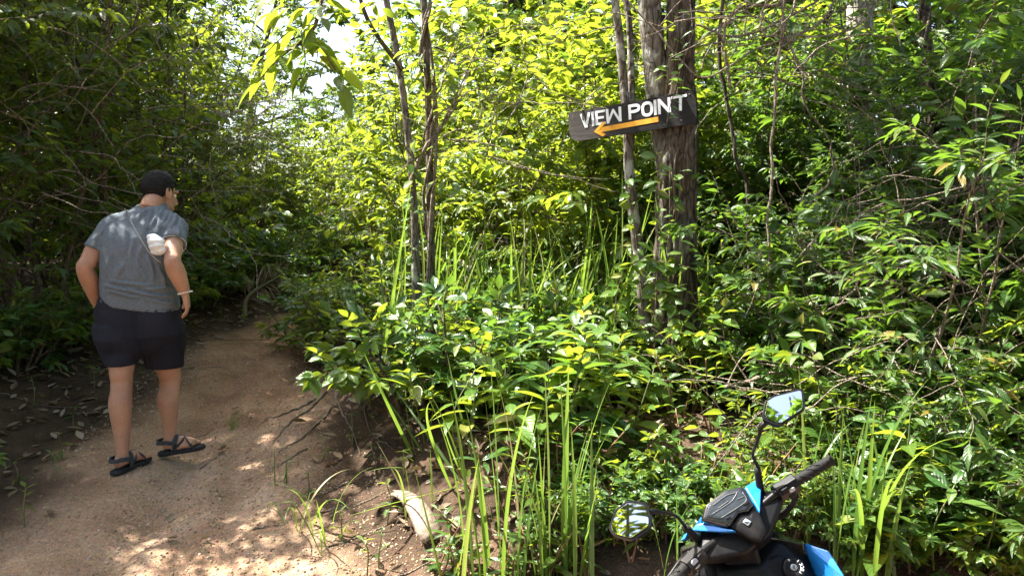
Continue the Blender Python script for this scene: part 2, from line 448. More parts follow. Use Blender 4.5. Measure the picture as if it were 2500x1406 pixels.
LEAF_M = leaf_tpl(3, 0.21, 0.35, 0.28, tip=1.2)
LEAF_MB = leaf_tpl(3, 0.27, 0.3, 0.25, tip=1.2, peak=.42)
LEAF_MN = leaf_tpl(3, 0.135, 0.4, 0.3, tip=1.2)
def diamond(W, fold, curl):
    V = np.array([(0, 0, 0), (-W, .48, fold * W - curl * .23), (0, .5, -curl * .25), (W, .48, fold * W - curl * .23), (0, 1, -curl)], float)
    A = np.array([(0, 0), (-1, .48), (0, .5), (1, .48), (0, 1)], float)
    return V, [np.array([(0, 2, 1), (0, 3, 2), (1, 2, 4), (2, 3, 4)])], A
LEAF_LO = diamond(0.25, 0.35, 0.25)
LEAF_LON = diamond(0.17, 0.35, 0.3)

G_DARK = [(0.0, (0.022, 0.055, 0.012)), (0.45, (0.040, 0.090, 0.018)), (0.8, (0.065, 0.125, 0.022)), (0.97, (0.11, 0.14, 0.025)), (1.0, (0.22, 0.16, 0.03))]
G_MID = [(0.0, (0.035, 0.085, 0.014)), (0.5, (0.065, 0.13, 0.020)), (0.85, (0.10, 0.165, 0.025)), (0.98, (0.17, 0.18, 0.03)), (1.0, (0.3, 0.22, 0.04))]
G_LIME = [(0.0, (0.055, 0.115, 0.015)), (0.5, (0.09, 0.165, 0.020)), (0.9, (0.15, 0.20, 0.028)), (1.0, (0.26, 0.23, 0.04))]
G_BLUE = [(0.0, (0.028, 0.078, 0.020)), (0.6, (0.055, 0.125, 0.030)), (0.94, (0.095, 0.17, 0.036)), (1.0, (0.20, 0.2, 0.04))]
TR_Y = (0.42, 0.52, 0.03); TR_G = (0.22, 0.40, 0.03); TR_B = (0.14, 0.30, 0.05)
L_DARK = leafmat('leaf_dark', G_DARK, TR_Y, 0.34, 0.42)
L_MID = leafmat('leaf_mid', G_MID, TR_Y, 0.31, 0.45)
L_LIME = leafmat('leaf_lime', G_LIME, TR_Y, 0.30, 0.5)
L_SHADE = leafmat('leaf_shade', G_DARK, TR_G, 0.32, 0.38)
L_GLOSS = leafmat('leaf_gloss', G_BLUE, TR_G, 0.27, 0.38, vein=0.35)
L_NEAR = leafmat('leaf_near', [(0.0, (0.05, 0.115, 0.02)), (0.5, (0.085, 0.165, 0.028)), (0.9, (0.13, 0.21, 0.034)), (1.0, (0.24, 0.22, 0.05))], TR_Y, 0.27, 0.4, vein=0.4)
L_FAR = leafmat('leaf_far', G_MID, TR_G, 0.5, 0.4, vein=0.0)
L_GRASS = leafmat('leaf_grass', [(0.0, (0.06, 0.13, 0.02)), (0.7, (0.11, 0.19, 0.03)), (0.82, (0.18, 0.22, 0.05)), (0.9, (0.34, 0.27, 0.13)), (1.0, (0.42, 0.35, 0.22))], (0.30, 0.46, 0.05), 0.42, 0.42, vein=0.0)
L_DRY = leafmat('leaf_dry', [(0.0, (0.10, 0.06, 0.035)), (0.4, (0.20, 0.125, 0.075)), (0.8, (0.30, 0.22, 0.15)), (1.0, (0.40, 0.35, 0.29))], (0.3, 0.2, 0.1), 0.7, 0.15)
B_TWIG = barkmat('bark_twig', (0.07, 0.05, 0.032), (0.20, 0.155, 0.11), 2.0)
B_GREY = barkmat('bark_grey', (0.06, 0.05, 0.04), (0.21, 0.18, 0.15), 1.0, lichen=0.75)
B_BROWN = barkmat('bark_brown', (0.028, 0.022, 0.017), (0.165, 0.132, 0.10), 1.0, lichen=0.22)
B_PALE = barkmat('bark_pale', (0.22, 0.19, 0.16), (0.46, 0.42, 0.37), 0.8, lichen=0.5, streak=3.0)
B_DARK = barkmat('bark_dark', (0.03, 0.024, 0.018), (0.10, 0.08, 0.06), 1.0)
B_LIANA = barkmat('bark_liana', (0.13, 0.10, 0.075), (0.34, 0.28, 0.22), 3.0)

def leaf_mesh(name, tpl, mat):
    V, F, A = tpl
    lf = np.concatenate([A, np.full((len(A), 1), -1.0)], 1)
    return make_mesh(name, V, F, mat, lf=lf)

# ------------------------------------------------------------------ branching plants
class Grow:
    def __init__(s, seed):
        s.r = np.random.default_rng(seed); s.tubes = []; s.twigs = []
    def line(s, p, d, length, n, wander, up=0.0, bend=None):
        P = [np.array(p, float)]; d = nrm(d)
        for _ in range(n):
            d = nrm(d + s.r.normal(size=3) * wander + np.array([0, 0, up]))
            if bend is not None: d = nrm(d + bend)
            P.append(P[-1] + d * length / n)
        return np.array(P)
    def stem(s, p, d, length, r0, r1, levels, nb, wander=0.07, up=0.03, start=0.3, spread=0.9, ratio=0.5, leaves=True):
        n = max(4, int(length / 0.22)); n = min(n, 14)
        P = s.line(p, d, length, n, wander, up)
        rr = np.linspace(r0, r1, len(P)) 
        s.tubes.append((P, rr))
        if levels == 0:
            return P
        T = nrm(np.gradient(P, axis=0))
        for k in range(nb):
            u = start + (1 - start) * (k + s.r.random()) / nb
            i = min(int(u * (len(P) - 1)), len(P) - 2); f = u * (len(P) - 1) - i
            q = P[i] * (1 - f) + P[i + 1] * f
            a = s.r.random() * 2 * math.pi
            side = np.array([math.cos(a), math.sin(a), 0.0])
            dd = nrm(T[i] * (1 - 0.5 * spread) + side * spread + np.array([0, 0, s.r.normal() * 0.2]))
            ll = length * ratio * (1.15 - 0.55 * u) * s.r.uniform(0.65, 1.3)
            if levels == 1:
                s.twigs.append(s.line(q, dd, ll, 5, 0.16, -0.02))
            else:
                s.stem(q, dd, ll, rr[i] * 0.55, rr[i] * 0.18, levels - 1, max(3, int(nb * 0.75)), wander * 1.6, up * 0.5, 0.2, spread * 0.9, ratio)
        s.twigs.append(s.line(P[-1], T[-1], length * 0.18, 4, 0.15, 0.0))
        return P
    def wood(s, name, mat, k=6, rmin=0.0022, twigs=True, twr=0.0025):
        mb = MB()
        for P, r in s.tubes: mb.tube(P, np.maximum(r, rmin), k if r[0] > 0.012 else 4, cap=False)
        if twigs:
            for P in s.twigs: mb.tube(P, np.linspace(twr, twr * .5, len(P)), 3, cap=False)
        return mb.mesh(name, mat)
    def leafdata(s, per, size, droop=0.25, out=0.75, svar=0.35, tilt=0.5, cut=None):
        """Leaves in two ranks along every twig."""
        PP, DD, NN, SS = [], [], [], []
        for P in s.twigs:
            T = nrm(np.gradient(P, axis=0)); n = per
            u = np.linspace(0.12, 1.0, n) * (len(P) - 1)
            i = np.minimum(u.astype(int), len(P) - 2); f = (u - i)[:, None]
            q = P[i] * (1 - f) + P[i + 1] * f; td = T[i]
            up = np.array([0, 0, 1.0]); sd = np.cross(td, up); sd = nrm(sd + 1e-4)
            sgn = np.where(np.arange(n) % 2 == 0, 1.0, -1.0)[:, None]
            d = td * (1 - out * .6) + sd * sgn * out + s.r.normal(size=(n, 3)) * 0.22 + np.array([0, 0, -droop])
            d[-1] = td[-1] + np.array([0, 0, -droop])
            nn = up + s.r.normal(size=(n, 3)) * tilt
            PP.append(q); DD.append(d); NN.append(nn); SS.append(size * (1 + svar * (s.r.random(n) * 2 - 1)))
        PP, DD, NN, SS = map(np.concatenate, (PP, DD, NN, SS))
        if cut is not None:
            k = cut(PP); PP, DD, NN, SS = PP[k], DD[k], NN[k], SS[k]
        return PP, nrm(DD), NN, SS
    def crown(s, name, tpl, mat, per, size, **kw):
        P, D, Nn, S = s.leafdata(per, size, **kw)
        V, F, A = tpl
        rnd = np.clip(0.5 + 0.28 * s.r.normal(size=len(P)), 0, 0.999) * 0.999
        return scatter(V, F, P, frames(D, Nn), S, name, mat, rnd=rnd, along=A, smooth=True)

def plant(parts, name, label, cat, group, x, y, rz=None, sc=1.0, dz=0.0, tilt=(0, 0)):
    """A thing whose parts share mesh data: parts = [(name, mesh, kind)]."""
    e = empty(name, (x, y, gz(x, y) + dz), label, cat, group, rotz=rng.random() * 6.28 if rz is None else rz, scale=sc)
    e.rotation_euler[0], e.rotation_euler[1] = tilt
    for pn, me, kd in parts: obj(pn, me, e, kind=kd)
    return e
# ------------------------------------------------------------------ trees and shrubs: a few grown kinds, each copied
def grow_thicket(seed, h=4.6):
    g = Grow(seed)
    for k in range(4 + seed % 3):
        a = g.r.random() * 6.28; rr = g.r.random() * 0.35
        g.stem((math.cos(a) * rr, math.sin(a) * rr, -0.1), (math.cos(a) * .22, math.sin(a) * .22, 1), h * g.r.uniform(.65, 1.05), 0.022, 0.006, 2, 11, wander=0.09, start=0.12, spread=0.95, ratio=0.30)
    return g
def grow_bush(seed, h=2.6, sp=1.0, nb=9, stems=6, ratio=0.38):
    g = Grow(seed)
    for k in range(stems):
        a = k * 6.28 / stems + g.r.random(); rr = g.r.random() * 0.2
        g.stem((math.cos(a) * rr, math.sin(a) * rr, -0.1), (math.cos(a) * .5 * sp, math.sin(a) * .5 * sp, 1), h * g.r.uniform(.6, 1.0), 0.016, 0.004, 2, nb, wander=0.11, start=0.18, spread=0.95, ratio=ratio)
    return g
def grow_tree(seed, h=9.0, clear=0.35, r=0.13, nb=13, ratio=0.36, spread=0.95):
    g = Grow(seed)
    g.stem((0, 0, -0.15), (0.05, 0, 1), h, r, r * 0.15, 3, nb, wander=0.035, up=0.02, start=clear, spread=spread, ratio=ratio)
    return g

TH = []
for sd_ in (1, 2, 3):
    g = grow_thicket(sd_)
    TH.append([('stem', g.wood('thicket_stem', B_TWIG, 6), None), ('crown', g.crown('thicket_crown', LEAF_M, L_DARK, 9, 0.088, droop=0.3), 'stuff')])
BU = []
for sd_ in (11, 12, 13):
    g = grow_bush(sd_, 3.0)
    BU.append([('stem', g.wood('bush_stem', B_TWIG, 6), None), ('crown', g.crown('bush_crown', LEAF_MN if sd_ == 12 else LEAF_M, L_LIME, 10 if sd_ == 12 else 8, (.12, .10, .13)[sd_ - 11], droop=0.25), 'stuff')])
SB = []
for sd_ in (21, 22, 23):
    g = grow_bush(sd_, 2.3, 1.2, 7, 6, 0.42)
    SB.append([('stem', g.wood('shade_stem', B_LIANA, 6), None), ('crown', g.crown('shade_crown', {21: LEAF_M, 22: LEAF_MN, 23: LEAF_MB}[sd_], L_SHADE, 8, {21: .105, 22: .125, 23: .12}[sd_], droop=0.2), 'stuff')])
TS = []
for sd_ in (24, 25):
    g = grow_bush(sd_, 3.7, .75, 10, 6, 0.33)
    TS.append([('stem', g.wood('tall_stem', B_TWIG, 6), None), ('crown', g.crown('tall_crown', LEAF_M if sd_ == 24 else LEAF_MN, L_SHADE, 8, 0.10, droop=0.25), 'stuff')])
TR = []
for sd_ in (31, 32, 33):
    g = grow_tree(sd_, 9.0, 0.22)
    TR.append([('trunk', g.wood('tree_trunk', B_DARK, 8, twigs=False), None), ('crown', g.crown('tree_crown', LEAF_LO if sd_ != 32 else LEAF_LON, L_FAR, 8, 0.17, droop=0.35), 'stuff')])
CT = []
for sd_ in (41, 42):
    g = grow_tree(sd_, 6.0, 0.25, 0.10, 12, 0.42)
    CT.append([('trunk', g.wood('canopy_trunk', B_BROWN, 8, twigs=False), None), ('crown', g.crown('canopy_crown', LEAF_LO, L_MID, 8, 0.15, droop=0.3), 'stuff')])

# thicket along the shaded side of the path
for k, (x, y, s_) in enumerate([(-5.35, 4.5, 1.15), (-4.7, 5.5, 1.1), (-4.0, 6.5, 1.1), (-4.05, 7.5, 1.15), (-4.2, 8.7, 1.05), (-4.3, 10.0, .8), (-4.6, 12.0, .6),
                                 (-5.6, 5.3, 1.15), (-4.8, 6.0, 1.1), (-5.0, 7.2, 1.1), (-5.4, 8.6, 1.1), (-5.9, 10.2, 1.15), (-5.4, 3.3, 1.2), (-6.3, 6.8, 1.15), (-6.6, 9.0, 1.2), (-5.6, 12.6, .95), (-6.6, 14.4, 1.1), (-7.6, 12.2, 1.2), (-8.6, 14.5, 1.25), (-7.4, 16.8, 1.2), (-9.2, 11.0, 1.3), (-9.4, 18.5, 1.3), (-7.0, 20.5, 1.1), (-10.8, 15.5, 1.4), (-6.0, 10.9, 1.0), (-11.5, 20, 1.5), (-5.3, 13.8, .7), (-6.3, 12.0, .8)]):
    front = k < 7
    plant(TH[k % 3], 'thicket_sapling', 'many-stemmed dark thicket sapling edging the shaded side of the path' if front else 'taller thicket sapling rising behind the row edging the path',
          'sapling', 'thicket saplings edging the path' if front else 'thicket saplings behind the row', x, y, sc=s_)
# sunlit bushes behind the tall grass and round the sign
for k, (x, y, s_) in enumerate([(-0.6, 7.6, .85), (0.3, 7.2, .9), (1.1, 7.4, 1.0), (-0.9, 9.2, 1.1), (0.5, 9.0, 1.2), (1.8, 8.6, 1.2), (2.9, 8.6, 1.1), (-1.6, 11.0, 1.0), (0.0, 11.2, 1.4), (1.6, 11.0, 1.5), (3.6, 10.8, 1.4), (-3.3, 13.2, .6), (-2.2, 14.6, 1.0), (-4.4, 14.0, .75), (-3.4, 16.0, .75), (-4.8, 17.5, .85), (-5.8, 15.2, 1.1), (-2.4, 17.4, 1.0), (-0.8, 15.0, 1.5), (-6.0, 19.5, .95), (-4.0, 20.5, .85)]):
    plant(BU[k % 3], 'sunlit_bush', 'lime green sunlit bush growing behind the tall grass' if k < 7 else 'lime green bush further up the slope behind the tall grass', 'bush',
          'sunlit bushes behind the grass' if k < 7 else 'sunlit bushes up the slope', x, y, sc=s_)
# shaded bushes round the pale trunk
for k, (x, y, s_) in enumerate([(2.05, 5.0, .75), (2.35, 4.3, .8), (2.75, 5.2, .7), (3.2, 4.4, 1.0), (3.3, 5.9, 1.1), (1.9, 6.6, .75), (4.2, 5.4, 1.15), (4.4, 7.0, 1.3), (3.7, 8.1, 1.2), (5.4, 6.6, 1.3), (2.5, 3.1, .6), (3.4, 3.4, .8)]):
    lk_ = ('broad-leaved open twiggy bush in the shade near the pale trunk', 'narrow-leaved open twiggy bush in the shade near the pale trunk', 'sprawling broad-leaved bush in the shade between scooter and pale trunk')[k % 3]
    plant(SB[k % 3], 'shade_bush', lk_, 'bush', ('broad-leaved shade bushes', 'narrow-leaved shade bushes', 'sprawling shade bushes')[k % 3], x, y, sc=s_)
for k, (x, y, s_) in enumerate([(1.8, 6.9, .85), (3.75, 6.6, 1.05), (4.3, 6.0, 1.05), (3.2, 5.2, .9), (4.0, 4.9, .95), (5.0, 7.2, 1.1), (2.0, 7.7, .95), (5.3, 5.6, 1.1), (4.6, 8.4, 1.2)]):
    plant(TS[k % 2], 'tall_shade_bush', ('tall upright dark bush closing in around the pale trunk', 'tall narrow-leaved dark bush standing around the pale trunk')[k % 2], 'bush', ('tall dark bushes around the pale trunk', 'tall narrow-leaved bushes around the pale trunk')[k % 2], x, y, sc=s_)
# trees up the slope behind
for k, (x, y, s_) in enumerate([(-7.4, 7.2, .85), (-7.8, 9.6, .95), (-7.2, 11.6, .9), (-6.6, 13.6, .85), (-9.6, 8.0, 1.1), (-8.6, 17, 1.0), (-11, 14, 1.2), (-12, 21, 1.2), (-9.5, 27, 1.1), (-15, 17, 1.3),
                                 (-4.4, 24, .42), (-7.2, 30, .5), (-1.2, 17, .8), (0.2, 20, 1.1), (-3.0, 28, .7), (0.9, 13.4, .95), (-0.3, 15.6, .95), (2.9, 13.0, 1.0), (2.0, 16, 1.0), (3.4, 19, 1.2), (5.2, 14.5, 1.0), (5.0, 18, 1.2), (7.2, 13, 1.1), (8.0, 17, 1.2), (7.8, 9.6, 1.0), (6.0, 10.4, .85), (5.0, 11.8, 1.0), (8.8, 11.6, 1.1), (6.9, 8.0, .75), (10, 12, 1.2), (11, 18, 1.3), (1.5, 25, 1.4), (6, 25, 1.5), (12, 25, 1.5), (-18, 26, 1.5)]):
    wh = 'beyond the thicket saplings' if x < -6 else 'where the path bends out of sight' if x < -2 else 'up the slope behind the sign' if x < 5 else 'behind the vine-wrapped stem'
    plant(TR[k % 3], 'forest_tree', 'dark trunked forest tree standing ' + wh, 'tree', 'forest trees ' + wh, x, y, sc=s_ * rng.uniform(.95, 1.05))
# low leafy ground cover
n = 34000
P = np.stack([rng.uniform(-13, 6.5, n), 2.6 + 22 * rng.random(n) ** 1.6, np.zeros(n)], -1)
r_ = sdist(P[:, 0], P[:, 1], EDGE_R); l_ = -sdist(P[:, 0], P[:, 1], EDGE_L)
dens = np.clip(np.maximum(sstep(0.35, 1.3, r_), sstep(0.5, 1.4, l_) * .6) * (0.55 + noise3(P[:, 0] * .9, P[:, 1] * .9, 0, 77)), 0, 1)
k_ = rng.random(n) < dens; P = P[k_]; n = len(P)
P[:, 2] = G(P[:, 0], P[:, 1]) + rng.random(n) ** 2 * 0.3
D = nrm(np.stack([rng.normal(size=n), rng.normal(size=n), rng.normal(size=n) * .25 + .15], -1))
Nn = np.array([0, 0, 1.0]) + rng.normal(size=(n, 3)) * .4
V, F, A = LEAF_M
me = scatter(V, F, P, frames(D, Nn), rng.uniform(.05, .13, n), 'ground_cover', L_MID, rnd=rng.random(n) * .9, along=A, smooth=True)
obj('ground_cover', me, kind='stuff', label='low leafy ground cover spread over the forest floor', cat='ground cover')
# fallen leaves
n = 15000
P = np.stack([rng.uniform(-6, 5, n), rng.uniform(2.5, 12, n), np.zeros(n)], -1)
r_ = sdist(P[:, 0], P[:, 1], EDGE_R); l_ = -sdist(P[:, 0], P[:, 1], EDGE_L)
k_ = rng.random(n) < np.clip(np.maximum(sstep(-0.2, .6, r_), sstep(-0.5, .5, l_)) + 0.015, 0, 1); P = P[k_]; n = len(P)
P[:, 2] = G(P[:, 0], P[:, 1]) + 0.008 + .01 * rng.random(n)
D = nrm(np.stack([rng.normal(size=n), rng.normal(size=n), rng.normal(size=n) * .15], -1))
V, F, A = leaf_tpl(3, 0.22, 0.5, -0.25, tip=1.2)
me = scatter(V, F, P, frames(D, np.array([0, 0, 1.0]) + rng.normal(size=(n, 3)) * .35), rng.uniform(.04, .11, n), 'leaf_litter', L_DRY, along=A, smooth=True)
obj('leaf_litter', me, kind='stuff', label='dry brown fallen leaves littering the banks', cat='leaf litter')
# ------------------------------------------------------------------ the particular trees, lianas and the sign
def trunk_mesh(name, pts, rad, mat, k=36, rows=110, ridge=0.012, freq=9.0, seed=0, lump=0.06):
    """Trunk with real bark ridges; pts in world metres, rad at each."""
    P = spline(pts, rows); r = spline(np.array(rad)[:, None], rows)[:, 0]
    V, F = tube(P, r, k, cap=False)
    C = np.repeat(P, k, 0); d = V - C; rr = np.linalg.norm(d, axis=1, keepdims=True); u = d / rr
    ang = np.tile(np.arange(k) * 2 * np.pi / k, rows); h = np.repeat(np.linspace(0, 1, rows) * np.linalg.norm(np.diff(P, axis=0), axis=1).sum(), k)
    cx, cy_ = np.cos(ang), np.sin(ang)
    rg = 1 - np.abs(fbm(cx * freq * .35 + 7, cy_ * freq * .35, h * 1.6, seed, 3))
    pl = fbm(cx * 1.2, cy_ * 1.2, h * 1.3, seed + 9, 2)
    V = V + u * ((rg - 0.7) * ridge * (rr[:, 0] / 0.12) + pl * lump * rr[:, 0])[:, None]
    return make_mesh(name, V, F, mat)
def pxl(pts): return np.array([tuple(at(*p)) for p in pts])
def loc0(P, base): return np.asarray(P, float) - np.array(base)

def tree_thing(name, label, stems, limbs=(), group=None, cat='tree', crown=None, twigmat=None):
    """stems: list of (part name, pts world, radii, mat, kwargs)."""
    b = np.array(stems[0][1][0]); base = np.array([b[0], b[1], gz(b[0], b[1])])
    e = empty(name, base, label, cat, group)
    for k, (pn, pts, rad, mat, kw) in enumerate(stems):
        obj(pn, trunk_mesh(pn, loc0(pts, base), rad, mat, seed=k * 13 + len(label), **kw), e)
    return e, base

def add_crown(e, base, tops, seed, tpl, mat, per, size, length=2.2, n=9, bark=None, ratio=0.45, droop=0.3):
    """Limbs and leaves above given top points (world)."""
    g = Grow(seed)
    for (p, d, ll) in tops:
        g.stem(np.array(p) - base, d, ll, 0.045, 0.01, 2, n, wander=0.1, up=0.02, start=0.1, spread=1.0, ratio=ratio)
    obj('branchwork', g.wood('branchwork', bark or B_BROWN, 6), e)
    obj('crown', g.crown('crown', tpl, mat, per, size, droop=droop), e, kind='stuff')

def leaf_set(e, me_list, P, D, Nn, S, name='leaf'):
    """Leaves as parts: one object each, sharing mesh data. Coordinates local to e."""
    Rm = frames(np.asarray(D, float), np.asarray(Nn, float))
    for k in range(len(P)):
        o = obj(name, me_list[k % len(me_list)], e)
        o.matrix_local = Matrix.Translation(Vector(P[k])) @ Matrix(Rm[k].tolist()).to_4x4() @ Matrix.Scale(float(S[k]), 4)

LM_BROAD = [leaf_mesh('leaf_broad', LEAF_HI, L_LIME), leaf_mesh('leaf_broad', LEAF_HI2, L_LIME)]
LM_GLOSS = [leaf_mesh('leaf_gloss', LEAF_HI, L_GLOSS), leaf_mesh('leaf_gloss', LEAF_HI2, L_GLOSS)]
LM_LAN = [leaf_mesh('leaf_lance', LEAF_LAN, L_MID)]
LM_LANG = [leaf_mesh('leaf_lance', LEAF_LAN, L_GLOSS)]
LM_OVAL = [leaf_mesh('leaf_oval', LEAF_OVAL, L_GLOSS)]
LM_HEART = [leaf_mesh('leaf_heart', LEAF_HEART, L_MID)]
LM_NEAR = [leaf_mesh('leaf_near', LEAF_HI, L_NEAR), leaf_mesh('leaf_near', LEAF_HI2, L_NEAR)]
LM_MID = [leaf_mesh('leaf_mid', LEAF_HI, L_MID), leaf_mesh('leaf_mid', LEAF_HI2, L_MID)]

# --- the tree that carries the sign: two stems from one foot
def ground_at(px, d):
    p = at(px, 900, d); return (p.x, p.y, gz(p.x, p.y) - 0.08)
A = [ground_at(1636, 5.1)] + [tuple(q) for q in pxl([(1645, 850, 5.1), (1649, 600, 5.1), (1652, 450, 5.1), (1656, 300, 5.1), (1660, 150, 5.1), (1663, 0, 5.1), (1668, -250, 5.1), (1650, -700, 5.2), (1640, -1150, 5.2)])]
Bm = pxl([(1646, 640, 5.12), (1632, 420, 5.14), (1611, 280, 5.15), (1598, 150, 5.15), (1585, 0, 5.15), (1560, -300, 5.2), (1520, -700, 5.3), (1480, -1000, 5.3)])
e_sign, base = tree_thing('sign_tree', 'stout twin-stemmed tree with furrowed bark carrying the wooden sign',
    [('trunk', A, [.21, .155, .134, .125, .112, .09, .085, .08, .06, .04], B_BROWN, dict(rows=260, k=84, ridge=0.045, freq=26)),
     ('stem', Bm, [.06, .08, .078, .075, .073, .07, .05, .035], B_GREY, dict(rows=120, k=40, ridge=0.012, freq=16))])
add_crown(e_sign, base, [(A[-1], (0.3, .1, 1), 2.6), (A[-2], (.9, -.2, .6), 2.2), (A[-2], (.3, .8, .8), 2.4), (Bm[-1], (.2, .6, 1), 2.0), (A[-1], (.9, .5, .5), 2.4), (A[-2], (-.7, .2, .8), 2.2), (A[-1], (-.5, .9, .6), 2.4), (A[-1], (-.3, -.9, .6), 2.2), (A[-1], (.5, -.9, .6), 2.4)], 51, LEAF_M, L_SHADE, 8, 0.14, n=9)
# slim lichen-spotted trees beside it
S1 = [ground_at(1590, 5.25)] + [tuple(q) for q in pxl([(1572, 760, 5.25), (1562, 640, 5.25), (1546, 520, 5.25), (1536, 420, 5.26), (1532, 330, 5.27), (1524, 220, 5.3), (1512, 90, 5.3), (1498, -40, 5.3), (1480, -300, 5.4), (1450, -700, 5.5)])]
S2 = pxl([(1536, 420, 5.29), (1543, 300, 5.32), (1541, 180, 5.34), (1536, 60, 5.35), (1520, -100, 5.4), (1530, -500, 5.5)])
e_slim, base = tree_thing('slim_tree', 'slim lichen-spotted tree with forked stem just behind the sign board',
    [('trunk', S1, [.05, .042, .040, .038, .035, .033, .030, .028, .026, .022, .012], B_GREY, dict(rows=130, k=18, ridge=0.006)),
     ('stem', S2, [.02, .024, .023, .022, .02, .01], B_GREY, dict(rows=60, k=14, ridge=0.005))])
add_crown(e_slim, base, [(S1[-1], (-.1, .5, 1), 1.2), (S2[-1], (.4, .4, 1), 1.3)], 52, LEAF_M, L_LIME, 7, 0.12, n=6)
# pale trunk
T = [ground_at(2092, 7.2)] + [tuple(q) for q in pxl([(2094, 600, 7.2), (2097, 420, 7.2), (2101, 240, 7.2), (2100, 60, 7.2), (2098, -150, 7.2), (2090, -500, 7.2), (2060, -900, 7.2)])]
e, base = tree_thing('pale_tree', 'straight pale-barked tree rising among the shaded bushes', [('trunk', T, [.15, .13, .123, .12, .115, .105, .08, .05], B_PALE, dict(rows=110, k=32, ridge=0.005, lump=.035))])
add_crown(e, base, [(T[-1], (-.2, -.3, 1), 3.0), (T[-2], (-.9, -.6, .5), 3.0), (T[-2], (.8, -.5, .5), 3.0), (T[-1], (.6, .4, .7), 2.6), (T[-2], (-.2, -1, .4), 3.0)], 53, LEAF_M, L_MID, 7, 0.15, n=8)
# vine-wrapped dark stem
T = [ground_at(2290, 6.0)] + [tuple(q) for q in pxl([(2288, 420, 6.0), (2276, 300, 6.0), (2264, 160, 6.0), (2257, 40, 6.0), (2250, -100, 6.0), (2230, -500, 6.1)])]
e, base = tree_thing('vine_wrapped_tree', 'dark crooked stem wrapped in peeling vines near the pale tree', [('trunk', T, [.05, .04, .038, .036, .034, .03, .02], B_DARK, dict(rows=90, k=16, ridge=0.012))])
for s_ in (0, 2.1, 4.2):
    P = spline(loc0(T, base), 90); h = np.linspace(0, 14, 90) + s_
    mb = MB().tube(P + np.stack([np.cos(h) * .042, np.sin(h) * .042, h * 0], -1), 0.009, 6); obj('vine_strand', mb.mesh('vine_strand', B_LIANA), e)
add_crown(e, base, [(T[-1], (-.5, -.3, 1), 1.6), (T[-1], (.8, -.5, .6), 1.8)], 54, LEAF_M, L_MID, 7, 0.14, n=7)

# --- the pair of slim trees by the path
P1 = [ground_at(1020, 5.6)] + [tuple(q) for q in pxl([(1013, 560, 5.6), (1006, 440, 5.6), (996, 330, 5.6), (984, 230, 5.6), (965, 110, 5.6), (944, 5, 5.6), (930, -90, 5.6), (915, -350, 5.6), (900, -700, 5.6)])]
P1b = pxl([(982, 170, 5.58), (950, 128, 5.5), (915, 80, 5.4), (888, 25, 5.3), (872, -40, 5.3), (850, -180, 5.2)])
e_a, base_a = tree_thing('slender_tree', 'slender grey tree with one side branch beside the path bank',
    [('trunk', P1, [.036, .029, .027, .026, .025, .024, .023, .022, .02, .012], B_GREY, dict(rows=130, k=18, ridge=0.006)),
     ('branch', P1b, [.018, .017, .015, .014, .012, .008], B_BROWN, dict(rows=40, k=10, ridge=0.002))])
add_crown(e_a, base_a, [(P1[-1], (.2, .1, 1), 1.0)], 55, LEAF_M, L_LIME, 7, 0.14, n=5)
P2 = [ground_at(1056, 5.75)] + [tuple(q) for q in pxl([(1052, 560, 5.75), (1049, 420, 5.75), (1047, 300, 5.75), (1043, 180, 5.75), (1038, 60, 5.75), (1032, -60, 5.75), (1030, -400, 5.75), (1040, -750, 5.8)])]
e_b, base_b = tree_thing('twined_tree', 'slender brown tree twined by a woody climber beside the grey one',
    [('trunk', P2, [.034, .028, .026, .026, .025, .024, .023, .021, .012], B_BROWN, dict(rows=130, k=18, ridge=0.008))])
add_crown(e_b, base_b, [(P2[-1], (.5, -.2, 1), 1.2)], 56, LEAF_M, L_LIME, 7, 0.14, n=5)
for rad_, ph, pit, sp_ in ((0.012, 0.0, 9, .042), (0.008, 2.0, 12, .04), (0.013, 4.0, 3.0, .075)):
    P = spline(loc0(P2, base_b), 120); h = np.linspace(0, pit * 2, 120) + ph
    wv = sp_ * (1 + .25 * np.sin(h * .7))
    mb = MB().tube(P + np.stack([np.cos(h) * wv, np.sin(h) * wv, h * 0], -1), rad_, 7); obj('climber', mb.mesh('climber', B_LIANA), e_b)

def sprig(e, base, pts, r, mesh_list, spacing, size, seed, droop=0.6, mat=B_TWIG, out=0.6, tilt=0.35, sides=True):
    """A twig (world pts) with single leaves along it."""
    q = np.random.default_rng(seed); P = spline(pts, 24) - base
    mb = MB().tube(P, np.linspace(r, r * .5, 24), 6); obj('twig', mb.mesh('twig', mat), e)
    Ltot = np.linalg.norm(np.diff(P, axis=0), axis=1).sum(); n = max(3, int(Ltot / spacing))
    u = np.linspace(0.12, 1, n) * 22.99; i = u.astype(int); T = nrm(np.gradient(P, axis=0))[i]
    pp = P[i] + (P[i + 1] - P[i]) * (u - i)[:, None]
    sd_ = nrm(np.cross(T, np.array([0, 0, 1.0])) + 1e-3); sg = np.where(np.arange(n) % 2, 1, -1)[:, None]
    D = T * (1 - out * .5) + sd_ * sg * out + q.normal(size=(n, 3)) * .25 + np.array([0, 0, -droop]); D[-1] = T[-1] + np.array([0, 0, -droop])
    su_ = np.array(TO_SUN); D = nrm(D); D = D - su_ * (D @ su_)[:, None] * .62
    leaf_set(e, mesh_list, pp, D, np.array([0, 0, .35]) + np.array(TO_SUN) + q.normal(size=(n, 3)) * tilt, size * q.uniform(.7, 1.15, n))
